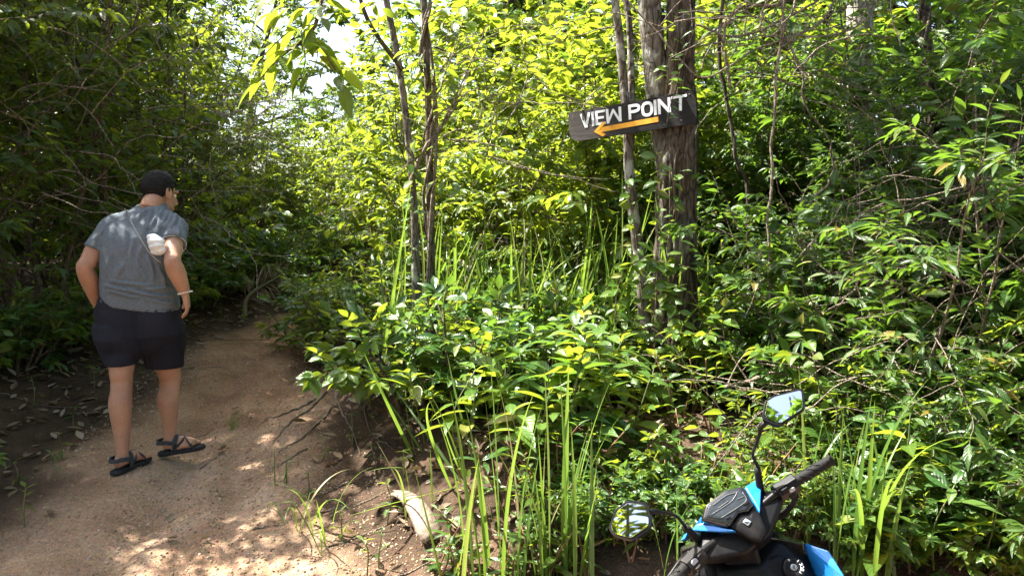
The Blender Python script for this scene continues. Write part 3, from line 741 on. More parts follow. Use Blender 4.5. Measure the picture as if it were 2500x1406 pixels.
# boughs with big glowing leaves hanging into the gap
lims = [pxl([(900, -500, 5.6), (860, -250, 5.0), (800, -60, 4.6), (770, 60, 4.4), (735, 105, 4.3), (690, 130, 4.25), (640, 150, 4.2)])]
mb = MB().tube(spline(lims[0], 40) - base_a, np.linspace(.016, .005, 40), 7); obj('bough', mb.mesh('bough', B_TWIG), e_a)
bright = [([(735, 100, 4.3), (700, 130, 4.2), (660, 165, 4.15), (630, 200, 4.1)], .09), ([(740, 100, 4.3), (745, 150, 4.15), (735, 190, 4.1)], .085), ([(755, 85, 4.35), (790, 125, 4.25), (815, 165, 4.2), (835, 200, 4.2)], .085),
          ([(770, 60, 4.4), (720, 70, 4.3), (680, 100, 4.2), (645, 135, 4.15)], .10), ([(785, 20, 4.5), (740, 20, 4.3), (700, 15, 4.2), (665, 30, 4.15)], .10), ([(790, 0, 4.5), (790, 30, 4.4), (770, 60, 4.3)], .11),
          ([(800, -60, 4.6), (730, -40, 4.4), (680, -20, 4.3)], .10), ([(760, 80, 4.35), (775, 130, 4.3), (765, 175, 4.2)], .09)]
for k, (pts, spc) in enumerate(bright): sprig(e_a, base_a, pxl(pts), .004, LM_BROAD, spc * .6, 0.19, 60 + k, droop=0.38, out=.85)
for k, pts in enumerate([[(915, 80, 5.4), (905, 95, 5.3), (890, 85, 5.2)], [(930, 100, 5.45), (925, 85, 5.3), (905, 60, 5.2)], [(888, 25, 5.3), (900, 10, 5.2), (930, 20, 5.2)]]):
    sprig(e_a, base_a, pxl(pts), .004, LM_BROAD, .05, .14, 75 + k)
for k, pts in enumerate([[(1043, 180, 5.72), (1075, 165, 5.6), (1100, 185, 5.5)], [(1040, 60, 5.7), (1075, 40, 5.6), (1105, 55, 5.5)], [(1038, 45, 5.7), (1095, 20, 5.6), (1140, 25, 5.6)], [(1040, 120, 5.7), (1025, 150, 5.6), (1015, 170, 5.5)],
                         [(1046, 250, 5.7), (1030, 200, 5.6), (1015, 195, 5.5)], [(1047, 300, 5.7), (1085, 195, 5.6), (1105, 205, 5.5)], [(1050, 480, 5.7), (1075, 430, 5.6), (1105, 445, 5.5)], [(1046, 200, 5.7), (1010, 140, 5.6), (985, 130, 5.5)], [(1048, 380, 5.7), (1020, 340, 5.6), (1010, 350, 5.5)]]):
    sprig(e_b, base_b, pxl(pts), .004, LM_BROAD, .06, .16, 85 + k)
# leaning dead bough against the pair
pts = pxl([(1000, 470, 5.55), (1010, 425, 5.52), (1040, 360, 5.5), (1080, 305, 5.5), (1112, 262, 5.5)])
b0 = pts[0].copy()
e = empty('dead_bough', b0, 'bare pale dead bough leaning across the two slender trees', 'branch')
mb = MB().tube(spline(pts, 40) - b0, np.linspace(.018, .010, 40) + .003 * np.sin(np.arange(40)), 8); obj('limb', mb.mesh('limb', B_LIANA), e)
for k, q in enumerate([[(1075, 312, 5.5), (1110, 240, 5.45), (1165, 120, 5.4), (1190, 60, 5.4)], [(1085, 300, 5.5), (1130, 235, 5.5), (1170, 215, 5.5)], [(1050, 345, 5.5), (1060, 290, 5.45), (1110, 250, 5.4), (1140, 190, 5.4)], [(1020, 400, 5.5), (985, 350, 5.4), (975, 290, 5.4)], [(1100, 280, 5.5), (1080, 240, 5.5), (1030, 235, 5.45)]]):
    mb = MB().tube(spline(pxl(q), 20) - b0, np.linspace(.007, .003, 20), 5); obj('twig', mb.mesh('twig', B_LIANA), e)

# --- lianas and dead branches on the shaded side
LI = [('thin grey liana hanging straight down beside the sign tree', [(1925, -120, 4.6), (1908, 60, 4.6), (1892, 240, 4.6), (1882, 430, 4.6), (1876, 640, 4.6), (1885, 820, 4.6), (1890, 980, 4.6)], .0085),
      ('pale liana looping above the shaded bushes into a hook', [(1960, -60, 4.8), (1900, 10, 4.8), (1820, 15, 4.8), (1775, 60, 4.8), (1768, 130, 4.8), (1785, 215, 4.8)], .009),
      ('short pale curl of liana dangling near the hanging liana', [(1900, -60, 4.5), (1865, 30, 4.5), (1856, 70, 4.5), (1880, 90, 4.5), (1935, 30, 4.5), (1955, -60, 4.5)], .007),
      ('dark crooked liana climbing close behind the sign tree', [(1775, -80, 5.6), (1755, 120, 5.6), (1770, 240, 5.6), (1790, 320, 5.6), (1800, 400, 5.6), (1825, 470, 5.6), (1830, 760, 5.6), (1835, 980, 5.6)], .014),
      ('slack liana sagging between hanging liana and pale tree', [(1900, -60, 5.2), (1920, 80, 5.2), (1955, 170, 5.2), (1965, 250, 5.2), (2010, 320, 5.2), (2034, 390, 5.2), (2020, 450, 5.2), (1960, 500, 5.2)], .007),
      ('bare thin upright stem standing below the pale tree', [(2122, 620, 4.7), (2126, 760, 4.7), (2130, 900, 4.7), (2128, 1100, 4.7)], .010),
      ('wiry liana sweeping over the top of the sign tree', [(1500, -40, 4.9), (1640, 120, 4.8), (1720, 190, 4.8), (1850, 120, 4.8), (2000, 60, 4.8), (2060, -60, 4.8)], .006),
      ('wiry brown liana crossing in front of the pale tree', [(1700, 60, 4.9), (1800, 90, 4.9), (1950, 30, 4.9), (2050, -40, 4.9)], .008),
      ('long slack liana arching over toward the vine-wrapped stem', [(1690, 110, 5.0), (1820, 40, 5.0), (1960, 90, 5.0), (2100, 60, 5.0), (2180, -60, 5.0)], .006)]
for lab, q, r_ in LI:
    P = pxl(q); o_ = P[0] if lab[:4] != 'bare' else P[-1]
    P = spline(P, 60); P = P + np.stack([noise3(np.arange(60) * .35, 3.3, len(lab)), noise3(np.arange(60) * .35, 8.3, len(lab)), 0 * P[:, 0]], -1) * .012
    mb = MB().tube(P - o_, r_ * (1 + .15 * noise3(np.arange(60) * .5, 1)), 7)
    obj('liana', mb.mesh('liana', B_LIANA if 'dark' not in lab else B_DARK), loc=o_, label=lab, cat='liana')
DB = [('pale dry forked branch lying at the foot of the sign tree', [(1770, 945, 4.2), (1830, 930, 4.2), (1890, 905, 4.2), (1948, 868, 4.2)], .014, [[(1880, 908, 4.2), (1940, 915, 4.15), (2010, 935, 4.1)], [(1775, 943, 4.2), (1800, 890, 4.2), (1830, 850, 4.2)]]),
      ('long brown branch leaning across the shaded bushes', [(2510, 330, 4.8), (2350, 470, 4.8), (2220, 570, 4.8), (2110, 650, 4.8), (2000, 760, 4.8)], .014, [[(2240, 560, 4.8), (2160, 520, 4.7), (2080, 520, 4.7)], [(2350, 470, 4.8), (2420, 400, 4.8), (2480, 280, 4.8)]]),
      ('thin grey branch stretching level through the bushes', [(2520, 640, 4.3), (2350, 690, 4.3), (2200, 740, 4.3), (2060, 740, 4.3), (1960, 800, 4.3)], .010, [[(2200, 740, 4.3), (2130, 690, 4.3), (2060, 680, 4.3)]]),
      ('bare grey branch rising behind the tall grass blades', [(2310, 1340, 3.4), (2340, 1300, 3.4), (2400, 1250, 3.4), (2440, 1180, 3.4)], .013, [[(2400, 1250, 3.4), (2450, 1230, 3.4), (2500, 1225, 3.4)]]),
      ('slanting brown branch with twigs beyond the pale tree', [(1960, 500, 6.2), (2060, 440, 6.2), (2200, 380, 6.2), (2330, 320, 6.2), (2500, 280, 6.2)], .013, [[(2200, 380, 6.2), (2240, 440, 6.2), (2330, 470, 6.2)], [(2330, 320, 6.2), (2400, 220, 6.2), (2430, 130, 6.2)]])]
for lab, q, r_, tw in DB:
    P = pxl(q); o_ = P[0].copy()
    e = empty('dead_branch', o_, lab, 'branch')
    obj('limb', MB().tube(spline(P, 40) - o_, np.linspace(r_, r_ * .5, 40) * (1 + .2 * noise3(np.arange(40) * .6, len(lab))), 7).mesh('limb', B_LIANA), e)
    for t_ in tw: obj('twig', MB().tube(spline(pxl(t_), 20) - o_, np.linspace(r_ * .5, r_ * .2, 20), 5).mesh('twig', B_LIANA), e)

# ------------------------------------------------------------------ the sign
zL, zR = 5.42, 4.88
cL = at(1389, 312, zL); cR = at(1699, 261, zR)
ux = (cR - cL); SL = ux.length; ux.normalize()
up_ = Vector((0, 0, 1)); un = ux.cross(up_).normalized()   # toward the viewer side
if un.y > 0: un = -un
uz = un.cross(ux).normalized()
if uz.z < 0: uz = -uz
SH = 0.205
MS = Matrix((ux, uz, un)).transposed().to_4x4(); MS.translation = cL
def su(zx):                                   # zoomed-photo column -> fraction of the board's length
    f = (zx - 230) / 1815.0; return f * zL / (zR + f * (zL - zR)) * SL
m, t, N, L = newmat('board_paint')
co = N('ShaderNodeTexCoord').outputs['Object']
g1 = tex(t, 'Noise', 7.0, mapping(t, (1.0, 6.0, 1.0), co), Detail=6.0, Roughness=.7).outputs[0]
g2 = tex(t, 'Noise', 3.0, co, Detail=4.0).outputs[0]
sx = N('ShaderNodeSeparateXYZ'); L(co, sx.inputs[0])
pale_end = math_(t, 'MULTIPLY', ramp(t, sx.outputs[0], [(0.0, (1, 1, 1)), (0.30, (.7, .7, .7)), (0.5, (.05, .05, .05))]), math_(t, 'ADD', g2, 0.35))  # paler grey mixed in toward the board's left end, broken up by noise
c = mixc(t, pale_end, ramp(t, g1, [(.3, (.005, .005, .006)), (.7, (.012, .011, .011))]), ramp(t, g1, [(.3, (.045, .041, .038)), (.7, (.105, .095, .087))]))
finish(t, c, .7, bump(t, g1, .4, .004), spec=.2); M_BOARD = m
m, t, N, L = newmat('white_paint')
c = ramp(t, tex(t, 'Noise', 12.0, None, Detail=6.0).outputs[0], [(.26, (.08, .08, .08)), (.31, (.58, .62, .66)), (.6, (.78, .81, .83))]); finish(t, c, .5, spec=.4); M_WHITE = m
m, t, N, L = newmat('yellow_paint')
c = ramp(t, tex(t, 'Noise', 14.0, None, Detail=6.0).outputs[0], [(.26, (.12, .07, .02)), (.31, (.60, .26, .02)), (.6, (.78, .38, .03))]); finish(t, c, .5, spec=.4); M_YEL = m
def prism(poly, z0, z1):
    """Convex-or-star polygon extruded between z0 and z1."""
    p = np.array(poly, float); n = len(p)
    V = np.concatenate([np.c_[p, np.full(n, z0)], np.c_[p, np.full(n, z1)]])
    q = np.array([(i, (i + 1) % n, n + (i + 1) % n, n + i) for i in range(n)])
    if n == 4: return V, [q, np.array([(3, 2, 1, 0), (4, 5, 6, 7)])]
    V = np.concatenate([V, [[*p.mean(0), z0], [*p.mean(0), z1]]])
    tr = np.array([(2 * n, (i + 1) % n, i) for i in range(n)] + [(2 * n + 1, n + i, n + (i + 1) % n) for i in range(n)])
    return V, [q, tr]
sign = empty('wooden_sign', cL, 'dark wooden board with white lettering and yellow arrow on the twin-stemmed tree', 'sign')
sign.matrix_world = MS
h2 = SH / 2
rows_ = []
out = [(0.0, h2), (SL * .25, h2 + .001), (SL * .5, h2 - .001), (SL * .75, h2 + .001), (SL, h2), (SL + .003, 0), (SL + .001, -h2), (SL * .7, -h2 - .001), (SL * .4, -h2 + .001), (0.05, -h2), (0.012, -h2 + .03), (0.0, -h2 + .07)]
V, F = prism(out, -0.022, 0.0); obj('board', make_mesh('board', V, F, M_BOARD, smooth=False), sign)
lt, lb = h2 - .012, h2 - .012 - .098
W_ = .0195
def stroke(mb, p, q, w=W_):
    p, q = np.array(p), np.array(q); d = (q - p) / np.linalg.norm(q - p); nrm_ = np.array([-d[1], d[0]]) * w / 2
    V, F = prism([p - nrm_, q - nrm_, q + nrm_, p + nrm_], 0.0004, 0.0016 + .0003 * (len(mb.V) % 4)); mb.add(V, F)
def letter(ch, x0, x1):
    a, b = su(x0), su(x1); wd = b - a; mb = MB(); hw = W_ / 2
    # paint sags with the board's slope a little: letters near the pointed end sit lower
    sh = -0.012 * (1 - a / SL)
    T_, B_ = lt + sh, lb + sh
    if ch == 'V': stroke(mb, (a + hw, T_), (a + wd * .55, B_)); stroke(mb, (b - hw, T_), (a + wd * .55, B_))
    if ch == 'I': stroke(mb, ((a + b) / 2, T_), ((a + b) / 2, B_))
    if ch == 'E':
        stroke(mb, (a + hw, T_), (a + hw, B_))
        for yy in (T_ - hw * .8, (T_ + B_) / 2, B_ + hw * .8): stroke(mb, (a + hw, yy), (b - (0 if yy != (T_ + B_) / 2 else wd * .15), yy), W_ * .8)
    if ch == 'W':
        stroke(mb, (a + hw, T_), (a + hw * 1.3, B_)); stroke(mb, (a + hw * 1.3, B_ + .004), (a + wd * .5, T_ - .01), W_ * .85); stroke(mb, (a + wd * .45, T_ - .01), (b - hw * 1.3, B_ + .004), W_ * .85); stroke(mb, (b - hw * 1.1, B_), (b - hw, T_))
    if ch in 'PO':
        cy0, cy1 = (T_, B_) if ch == 'O' else (T_, T_ - (T_ - B_) * .6)
        c = np.array([(a + b) / 2 + (0 if ch == 'O' else hw * .5), (cy0 + cy1) / 2]); rx = wd / 2 - hw * (1 if ch == 'O' else 1.2); ry = abs(cy0 - cy1) / 2 - hw
        an = np.linspace(0, 2 * math.pi, 19) if ch == 'O' else np.linspace(-math.pi / 2, math.pi / 2, 10)
        if ch == 'P': c[0] = a + wd * .45; rx = wd * .55 - hw
        pts = [c + np.array([math.copysign(abs(math.cos(q)) ** .75, math.cos(q)) * rx, math.copysign(abs(math.sin(q)) ** .75, math.sin(q)) * ry]) for q in an]
        for p, q in zip(pts[:-1], pts[1:]): stroke(mb, p + (p - q) * .12, q + (q - p) * .12)
        if ch == 'P': stroke(mb, (a + hw, T_), (a + hw, B_)); stroke(mb, (a + hw, pts[0][1]), pts[0]); stroke(mb, (a + hw, pts[-1][1]), pts[-1])
    if ch == 'N': stroke(mb, (a + hw, T_), (a + hw, B_)); stroke(mb, (a + hw, T_ - .006), (b - hw, B_ + .006)); stroke(mb, (b - hw, T_), (b - hw, B_))
    if ch == 'T': stroke(mb, (a, T_ - hw * .8), (b, T_ - hw * .8), W_ * .85); stroke(mb, ((a + b) / 2 + .01, T_), ((a + b) / 2 + .006, B_))
    obj('letter', mb.mesh('letter', M_WHITE, smooth=False), sign)
for ch, x0, x1 in [('V', 395, 545), ('I', 556, 602), ('E', 612, 756), ('W', 766, 986), ('P', 1086, 1258), ('O', 1270, 1440), ('I', 1446, 1492), ('N', 1506, 1690), ('T', 1700, 1925)]: letter(ch, x0, x1)
mb = MB()
ax0, ax1 = su(590), su(1505); yy0, yy1 = -h2 + .052, -h2 + .062
stroke(mb, (ax0 + .03, yy0), (ax1, yy1), .033)
V, F = prism([(ax0 - .004, yy0 - .006), (ax0 + .062, yy0 - .048), (ax0 + .088, yy0 - .036), (ax0 + .03, yy0 - .004)], .0005, .0024); mb.add(V, F)
V, F = prism([(ax0 - .004, yy0 - .006), (ax0 + .03, yy0 - .002), (ax0 + .092, yy0 + .040), (ax0 + .07, yy0 + .052)], .0005, .0027); mb.add(V, F)
obj('arrow', mb.mesh('arrow', M_YEL, smooth=False), sign)
m, t, N, L = newmat('nail_metal'); finish(t, (.12, .09, .07), .55, metal=.8); M_NAIL = m
for (u_, v_) in ((su(1045), h2 - .02), (su(1960), h2 - .02), (su(1830), -h2 + .03)):
    obj('nail', MB().tube([(u_, v_, -.002), (u_, v_, .002), (u_, v_, .0035)], [.005, .005, .003], 10).mesh('nail', M_NAIL), sign)
# cord knotted round the pointed end, tied up to the twigs
kx = su(430); th = np.linspace(0, 4 * math.pi, 70)
loop = np.stack([kx + .006 * np.sin(th * .5) + .012 * th / 12, h2 - .03 + .045 * np.cos(th), -.011 + .020 * np.sin(th)], -1)
cord = empty('cord', tuple(MS @ Vector((kx, h2, 0))), 'frayed pale cord knotted round the pointed end of the board', 'cord')
Mi = cord.matrix_basis.inverted(); 
def cordpart(P, r): 
    W = np.array([tuple(MS @ Vector(p)) for p in P]) - np.array(cord.location)
    return MB().tube(W, r, 6).mesh('cord', B_LIANA)
obj('knot', cordpart(loop, .0042), cord)
for k, tip_ in enumerate([(1490, 218, 5.5), (1475, 205, 5.55)]):
    q = MS.inverted() @ at(*tip_); obj('strand', cordpart(spline([(kx, h2 - .01, .01), (kx + .05, h2 + .05 + .02 * k, .0), tuple(q)], 20), .0035), cord)
# ------------------------------------------------------------------ small plants whose leaves are single parts
def herb_whorl(x, y, h, size, n, seed, meshes, label, group, name='broadleaf_plant', stems=1, stemmat=None, cat='plant', droop=0.3, lean=0.12):
    q = np.random.default_rng(seed)
    e = empty(name, (x, y, gz(x, y)), label, cat, group)
    for s_ in range(stems):
        a0 = q.random() * 6.28; ln = lean * (1 if stems == 1 else 2.2)
        top = np.array([math.cos(a0) * ln * h, math.sin(a0) * ln * h, h * q.uniform(.8, 1.1)])
        P = spline([(0, 0, -.03), tuple(top * .5 + q.normal(size=3) * .02), tuple(top)], 12)
        obj('stem', MB().tube(P, np.linspace(.0045, .0025, 12) * max(1, h * 1.6), 6).mesh('stem', stemmat or M_STEM), e)
        u = np.sort(q.uniform(.35, 1, n)); u[-3:] = (.94, .97, 1); i = np.minimum((u * 11).astype(int), 10)
        pp = P[i] + (P[i + 1] - P[i]) * (u * 11 - i)[:, None]
        az = np.arange(n) * 2.4 + q.random() * 6 + q.normal(size=n) * .3
        el = q.uniform(-.25, .55, n) + (u - .6) * .6
        D = np.stack([np.cos(az) * np.cos(el), np.sin(az) * np.cos(el), np.sin(el)], -1)
        Nn = np.array([0, 0, .7]) + .5 * np.array(TO_SUN) + q.normal(size=(n, 3)) * .25
        leaf_set(e, meshes, pp, D, Nn, size * q.uniform(.65, 1.15, n) * (1.05 - .3 * (u > .93)))
    return e
def herb_pairs(x, y, h, size, pairs, stems, seed, meshes, label, group, name='opposite_leaf_shrub', flower=False, spread=.35, stemmat=None):
    q = np.random.default_rng(seed)
    e = empty(name, (x, y, gz(x, y)), label, 'shrub', group)
    for s_ in range(stems):
        a0 = q.random() * 6.28; hh = h * q.uniform(.65, 1.05)
        top = np.array([math.cos(a0) * spread * hh, math.sin(a0) * spread * hh, hh])
        P = spline([(0, 0, -.03), tuple(top * np.array([.35, .35, .5]) + q.normal(size=3) * .02), tuple(top)], 16)
        obj('stem', MB().tube(P, np.linspace(.006, .0028, 16), 6).mesh('stem', stemmat or M_REDSTEM), e)
        u = np.linspace(.3, 1, pairs); T = nrm(np.gradient(P, axis=0))
        pp, DD, NN, SS = [], [], [], []
        for k, uu in enumerate(u):
            i = min(int(uu * 15), 14); p = P[i] + (P[i + 1] - P[i]) * (uu * 15 - i)
            for sg in (0, math.pi):
                az = k * math.pi / 2 + sg + a0 + q.normal() * .25; el = .15 + .55 * (uu - .3) + q.normal() * .15
                d = np.array([math.cos(az) * math.cos(el), math.sin(az) * math.cos(el), math.sin(el)])
                pp.append(p); DD.append(d); NN.append(np.array([0, 0, 1.0]) + q.normal(size=3) * .22); SS.append(size * q.uniform(.75, 1.1) * (1 - .45 * (uu > .95)))
        leaf_set(e, meshes, np.array(pp), np.array(DD), np.array(NN), SS)
        if flower and s_ == 0:
            V, F, A_ = LEAF_OVAL
            fm = bpy.data.meshes.get('petal') or leaf_mesh('petal', LEAF_OVAL, M_PETAL)
            a_ = np.arange(5) * 1.257
            leaf_set(e, [fm], np.repeat(top[None] + [[0, 0, .01]], 5, 0), np.stack([np.cos(a_) * .6, np.sin(a_) * .6, a_ * 0 + .8], -1), np.stack([-np.cos(a_), -np.sin(a_), a_ * 0 + .6], -1), [.03] * 5, name='petal')
    return e
m, t, N, L = newmat('green_stem'); finish(t, ramp(t, tex(t, 'Noise', 20.0).outputs[0], [(.3, (.07, .10, .03)), (.7, (.14, .13, .05))]), .6); M_STEM = m
m, t, N, L = newmat('red_stem'); finish(t, ramp(t, tex(t, 'Noise', 20.0).outputs[0], [(.3, (.12, .055, .03)), (.7, (.22, .11, .05))]), .6); M_REDSTEM = m
m, t, N, L = newmat('petal'); finish(t, (.50, .12, .48), .5); M_PETAL = m

def blade_mesh(bend, twist, seed, W=0.0075, rows=14, kink=None):
    q = np.random.default_rng(seed); V = []; A_ = []; F = []
    ang = 0.0; p = np.array([0.0, 0.0]); tip = []
    for i in range(rows + 1):
        u = i / rows
        wd = W * min(1, .55 + u * 2.2) * (1 - max(0, (u - .45) / .55) ** 1.6) + .0004
        a = twist * u
        cx, sx_ = math.cos(a), math.sin(a)
        c = np.array([0.0, p[0], p[1]])
        side = np.array([cx, sx_ * math.cos(ang), -sx_ * math.sin(ang) * 0 + sx_ * .2]); nn = np.array([0, math.cos(ang), -math.sin(ang)])
        V += [c - side * wd + nn * -wd * .45, c, c + side * wd + nn * -wd * .45]; A_ += [(-1, u), (0, u), (1, u)]
        st = 1.0 / rows
        if kink and abs(u - kink[0]) < .5 / rows: ang += kink[1]
        ang += bend * st * (0.3 + 1.5 * u); p = p + st * np.array([math.sin(ang), math.cos(ang)])
        if i: b = 3 * i; F += [(b - 3, b - 2, b + 1, b), (b - 2, b - 1, b + 2, b + 1)]
    lf = np.concatenate([np.array(A_), np.full((len(A_), 1), -1.0)], 1)
    return make_mesh('blade', np.array(V), [np.array(F)], L_GRASS, lf=lf)
BL_STR = [blade_mesh(.15, .6, 1), blade_mesh(.3, -.5, 2), blade_mesh(.05, .9, 3), blade_mesh(.55, .3, 4)]
BL_ARC = [blade_mesh(1.5, .5, 5), blade_mesh(2.2, -.4, 6), blade_mesh(1.1, .8, 7), blade_mesh(.7, .2, 8, kink=(.6, 1.0))]
def grass_clump(x, y, h, n, seed, label, group, meshes, spread=.22, width=1.0, foot=.05, lean=(0, 0), name='grass_clump'):
    q = np.random.default_rng(seed)
    e = empty(name, (x, y, gz(x, y) - .02), label, 'grass', group)
    for k in range(n):
        az = q.random() * 6.28; ti = abs(q.normal()) * spread; hh = h * q.uniform(.55, 1.08)
        o = obj('blade', meshes[q.integers(len(meshes))], e)
        o.location = (q.normal() * foot, q.normal() * foot, 0)
        o.rotation_euler = (Matrix.Rotation(lean[0], 3, 'Y') @ Matrix.Rotation(lean[1], 3, 'X') @ Matrix.Rotation(az, 3, 'Z') @ Matrix.Rotation(-ti, 3, 'X')).to_euler()
        o.scale = (hh * width * q.uniform(.8, 1.2), hh * q.uniform(.9, 1.1), hh)
    return e

# broad glossy plants on the near face of the bank
H1 = [(1040, 1085, .42, .17), (1115, 1130, .46, .18), (1205, 1075, .5, .2), (1295, 1110, .58, .23), (1385, 1100, .62, .25), (1455, 1060, .55, .21), (1520, 1130, .5, .19), (1330, 1010, .55, .22), (1215, 990, .5, .19), (1110, 985, .46, .17), (1480, 985, .5, .19), (1420, 1180, .5, .2), (1300, 1200, .45, .19), (1560, 1040, .45, .17),
      (1160, 1040, .5, .19), (1260, 1030, .55, .2), (1400, 1030, .58, .22), (1540, 970, .45, .17), (1070, 1020, .42, .16), (1350, 1150, .5, .21), (1250, 1140, .48, .2), (1180, 930, .45, .17), (1290, 940, .5, .18), (1390, 950, .5, .18), (1080, 930, .42, .15), (1000, 960, .38, .14), (960, 930, .36, .13), (1480, 910, .5, .17)]
for k, (px, py, h, sz) in enumerate(H1):
    x, y = on_ground(px, py)
    herb_whorl(x, y, h, sz, 11, 100 + k, LM_GLOSS if k % 4 == 3 else LM_NEAR, 'dark green broad-leaved plant on the sunlit bank' if k % 4 == 3 else 'bright glossy broad-leaved plant on the sunlit bank behind the long grass blades', 'dark green plants on the bank' if k % 4 == 3 else 'glossy plants on the bank', stems=2, droop=.3)
H1b = [(1060, 1420, .22, .12), (1150, 1440, .25, .13), (1240, 1430, .25, .15), (1330, 1440, .25, .14), (1110, 1340, .18, .10), (1430, 1420, .22, .12), (1500, 1350, .24, .11), (1560, 1290, .22, .1), (1290, 1350, .2, .11)]
H1b += [(1150, 1260, .3, .11), (1230, 1250, .35, .13), (1320, 1270, .35, .13), (1400, 1290, .32, .12), (1480, 1250, .35, .13), (1560, 1200, .3, .11), (1620, 1330, .25, .1), (1640, 1160, .3, .11), (1690, 1250, .22, .1), (1730, 1190, .3, .11), (1460, 1200, .35, .13), (1380, 1210, .35, .14), (1540, 1390, .25, .1), (1600, 1260, .25, .1), (1800, 1200, .3, .12), (1860, 1230, .3, .12)]
for k, (px, py, h, sz) in enumerate(H1b):
    x, y = on_ground(px, py)
    herb_pairs(x, y, h, sz, 4, 2, 150 + k, LM_LAN if k % 2 else LM_LANG, 'low shrub with lance leaves growing at the grass roots', 'low lance-leaved shrubs at the grass roots', name='lance_leaf_plant', spread=.5)
# plants at the overhanging edge of the path
for k, (px, py, h, sz) in enumerate([(830, 850, .3, .15), (880, 870, .32, .14), (800, 830, .25, .12), (930, 880, .3, .12), (860, 820, .35, .14)]):
    x, y = on_ground(px, py)
    herb_whorl(x, y, h, sz, 12, 170 + k, LM_GLOSS, 'dark leafy plant overhanging the eroded edge of the path', 'leafy plants over the path edge', stems=2)
# lance-leaved shrubs by the sign tree
H2 = [(1720, 900, 1.0), (1780, 930, 1.2), (1840, 900, 1.15), (1900, 940, 1.0), (1760, 1000, .75), (1690, 1010, .55), (1650, 1060, .5), (1850, 1010, .7), (1950, 1010, .8), (1600, 990, .5), (1740, 1080, .5), (1550, 1010, .45), (2000, 940, 1.0)]
for k, (px, py, h) in enumerate(H2):
    x, y = on_ground(px, py)
    herb_pairs(x, y, h, .13, 7 if h > .6 else 5, 3, 200 + k, LM_LAN if k % 3 else LM_MID, ('tall lance-leaved shrub with a purple flower right of the furrowed trunk' if k in (1, 2) else 'tall lance-leaved shrub standing beyond the furrowed trunk') if h > .6 else 'knee-high lance-leaved shrub at the foot of the sign tree',
               'flowering shrubs by the trunk' if k in (1, 2) else 'lance-leaved shrubs beyond the trunk' if h > .6 else 'lance-leaved shrubs at the trunk foot', flower=k in (1, 2), spread=.3)
# large soft leaves low on the shaded bank
H3 = [(2100, 1400, .35, .16), (2190, 1420, .35, .2), (2280, 1400, .4, .18), (2370, 1420, .4, .2), (2460, 1400, .45, .2), (2250, 1280, .5, .17), (2390, 1260, .55, .2), (2480, 1240, .6, .19), (2150, 1200, .45, .15), (2320, 1150, .6, .18), (2450, 1120, .7, .2), (2200, 1080, .6, .15), (2020, 1180, .4, .13), (1900, 1180, .35, .12), (2060, 1080, .5, .14), (2350, 1010, .8, .18)]
for k, (px, py, h, sz) in enumerate(H3):
    x, y = on_ground(px, py)
    herb_whorl(x, y, h, sz, 11, 300 + k, LM_MID if k % 2 else LM_GLOSS, 'large-leaved plant in the shade behind the blue scooter', 'large-leaved plants behind the scooter', name='large_leaf_plant', stems=2)
# seedlings on the bare bank and along the path
SE = [(700, 1180), (760, 1210), (860, 1090), (905, 1065), (915, 1150), (940, 1290), (880, 1010), (985, 1180), (1010, 1050), (895, 1400), (925, 1385), (840, 1330), (780, 1130), (60, 1290), (120, 1160), (150, 1120), (180, 1050), (230, 950), (80, 1000), (40, 1180), (660, 830), (600, 800), (540, 780), (1640, 1230), (1580, 1200), (1700, 1180), (1780, 1120), (1830, 1160), (1960, 1130), (1070, 900), (1150, 890), (1230, 900), (1000, 920), (1310, 880), (960, 860), (1120, 830), (1030, 850)]
for k, (px, py) in enumerate(SE):
    x, y = on_ground(px, py)
    side = px < 420
    herb_whorl(x, y, .13 + .1 * rng.random(), .07, 6, 350 + k, LM_MID if k % 2 else LM_LANG, 'tiny seedling sprouting from leaf litter beside the walker' if side else 'small leafy seedling sprouting from the bare bank', 'seedlings by the walker' if side else 'seedlings on the bare bank', name='seedling')
# pinnate leaves
def pinnate(e, base, p0, az, el, ln, n, size, seed):
    q = np.random.default_rng(seed); d = np.array([math.cos(az) * math.cos(el), math.sin(az) * math.cos(el), math.sin(el)])
    P = np.array([p0 + d * ln * u + np.array([0, 0, -.35 * ln * u * u]) for u in np.linspace(0, 1, 14)])
    obj('leaf_stalk', MB().tube(P, np.linspace(.003, .001, 14), 5).mesh('leaf_stalk', M_STEM), e)
    T = nrm(np.gradient(P, axis=0)); pp, DD, NN = [], [], []
    for k in range(n):
        u = .2 + .8 * k / (n - 1); i = min(int(u * 13), 12); p = P[i] + (P[i + 1] - P[i]) * (u * 13 - i); sd_ = nrm(np.cross(T[i], [0, 0, 1.0]))
        for sg in (-1, 1): pp.append(p); DD.append(sd_ * sg + T[i] * .45 + np.array([0, 0, -.15])); NN.append(np.array([0, 0, 1.0]) + q.normal(size=3) * .12)
    leaf_set(e, LM_OVAL, np.array(pp), np.array(DD), np.array(NN), size * q.uniform(.85, 1.1, len(pp)), name='leaflet')
for k, (px, py, zt) in enumerate([(1950, 960, 1.1), (2010, 950, 1.2), (2060, 990, 1.0)]):
    x, y = on_ground(px, py)
    e = empty('feather_leaf_shrub', (x, y, gz(x, y)), 'dark shrub with feather-shaped leaves of paired leaflets in the shade', 'shrub', 'feather-leaved shrubs')
    top = np.array([0.03 * k, -.05, zt]); obj('stem', MB().tube(spline([(0, 0, -.05), (.03, .02, zt * .5), tuple(top)], 14), np.linspace(.008, .004, 14), 6).mesh('stem', M_REDSTEM), e)
    for j in range(7): pinnate(e, None, top * (1 - .06 * j), j * 2.3 + k, .25, .38, 9, .055, 500 + 10 * k + j)

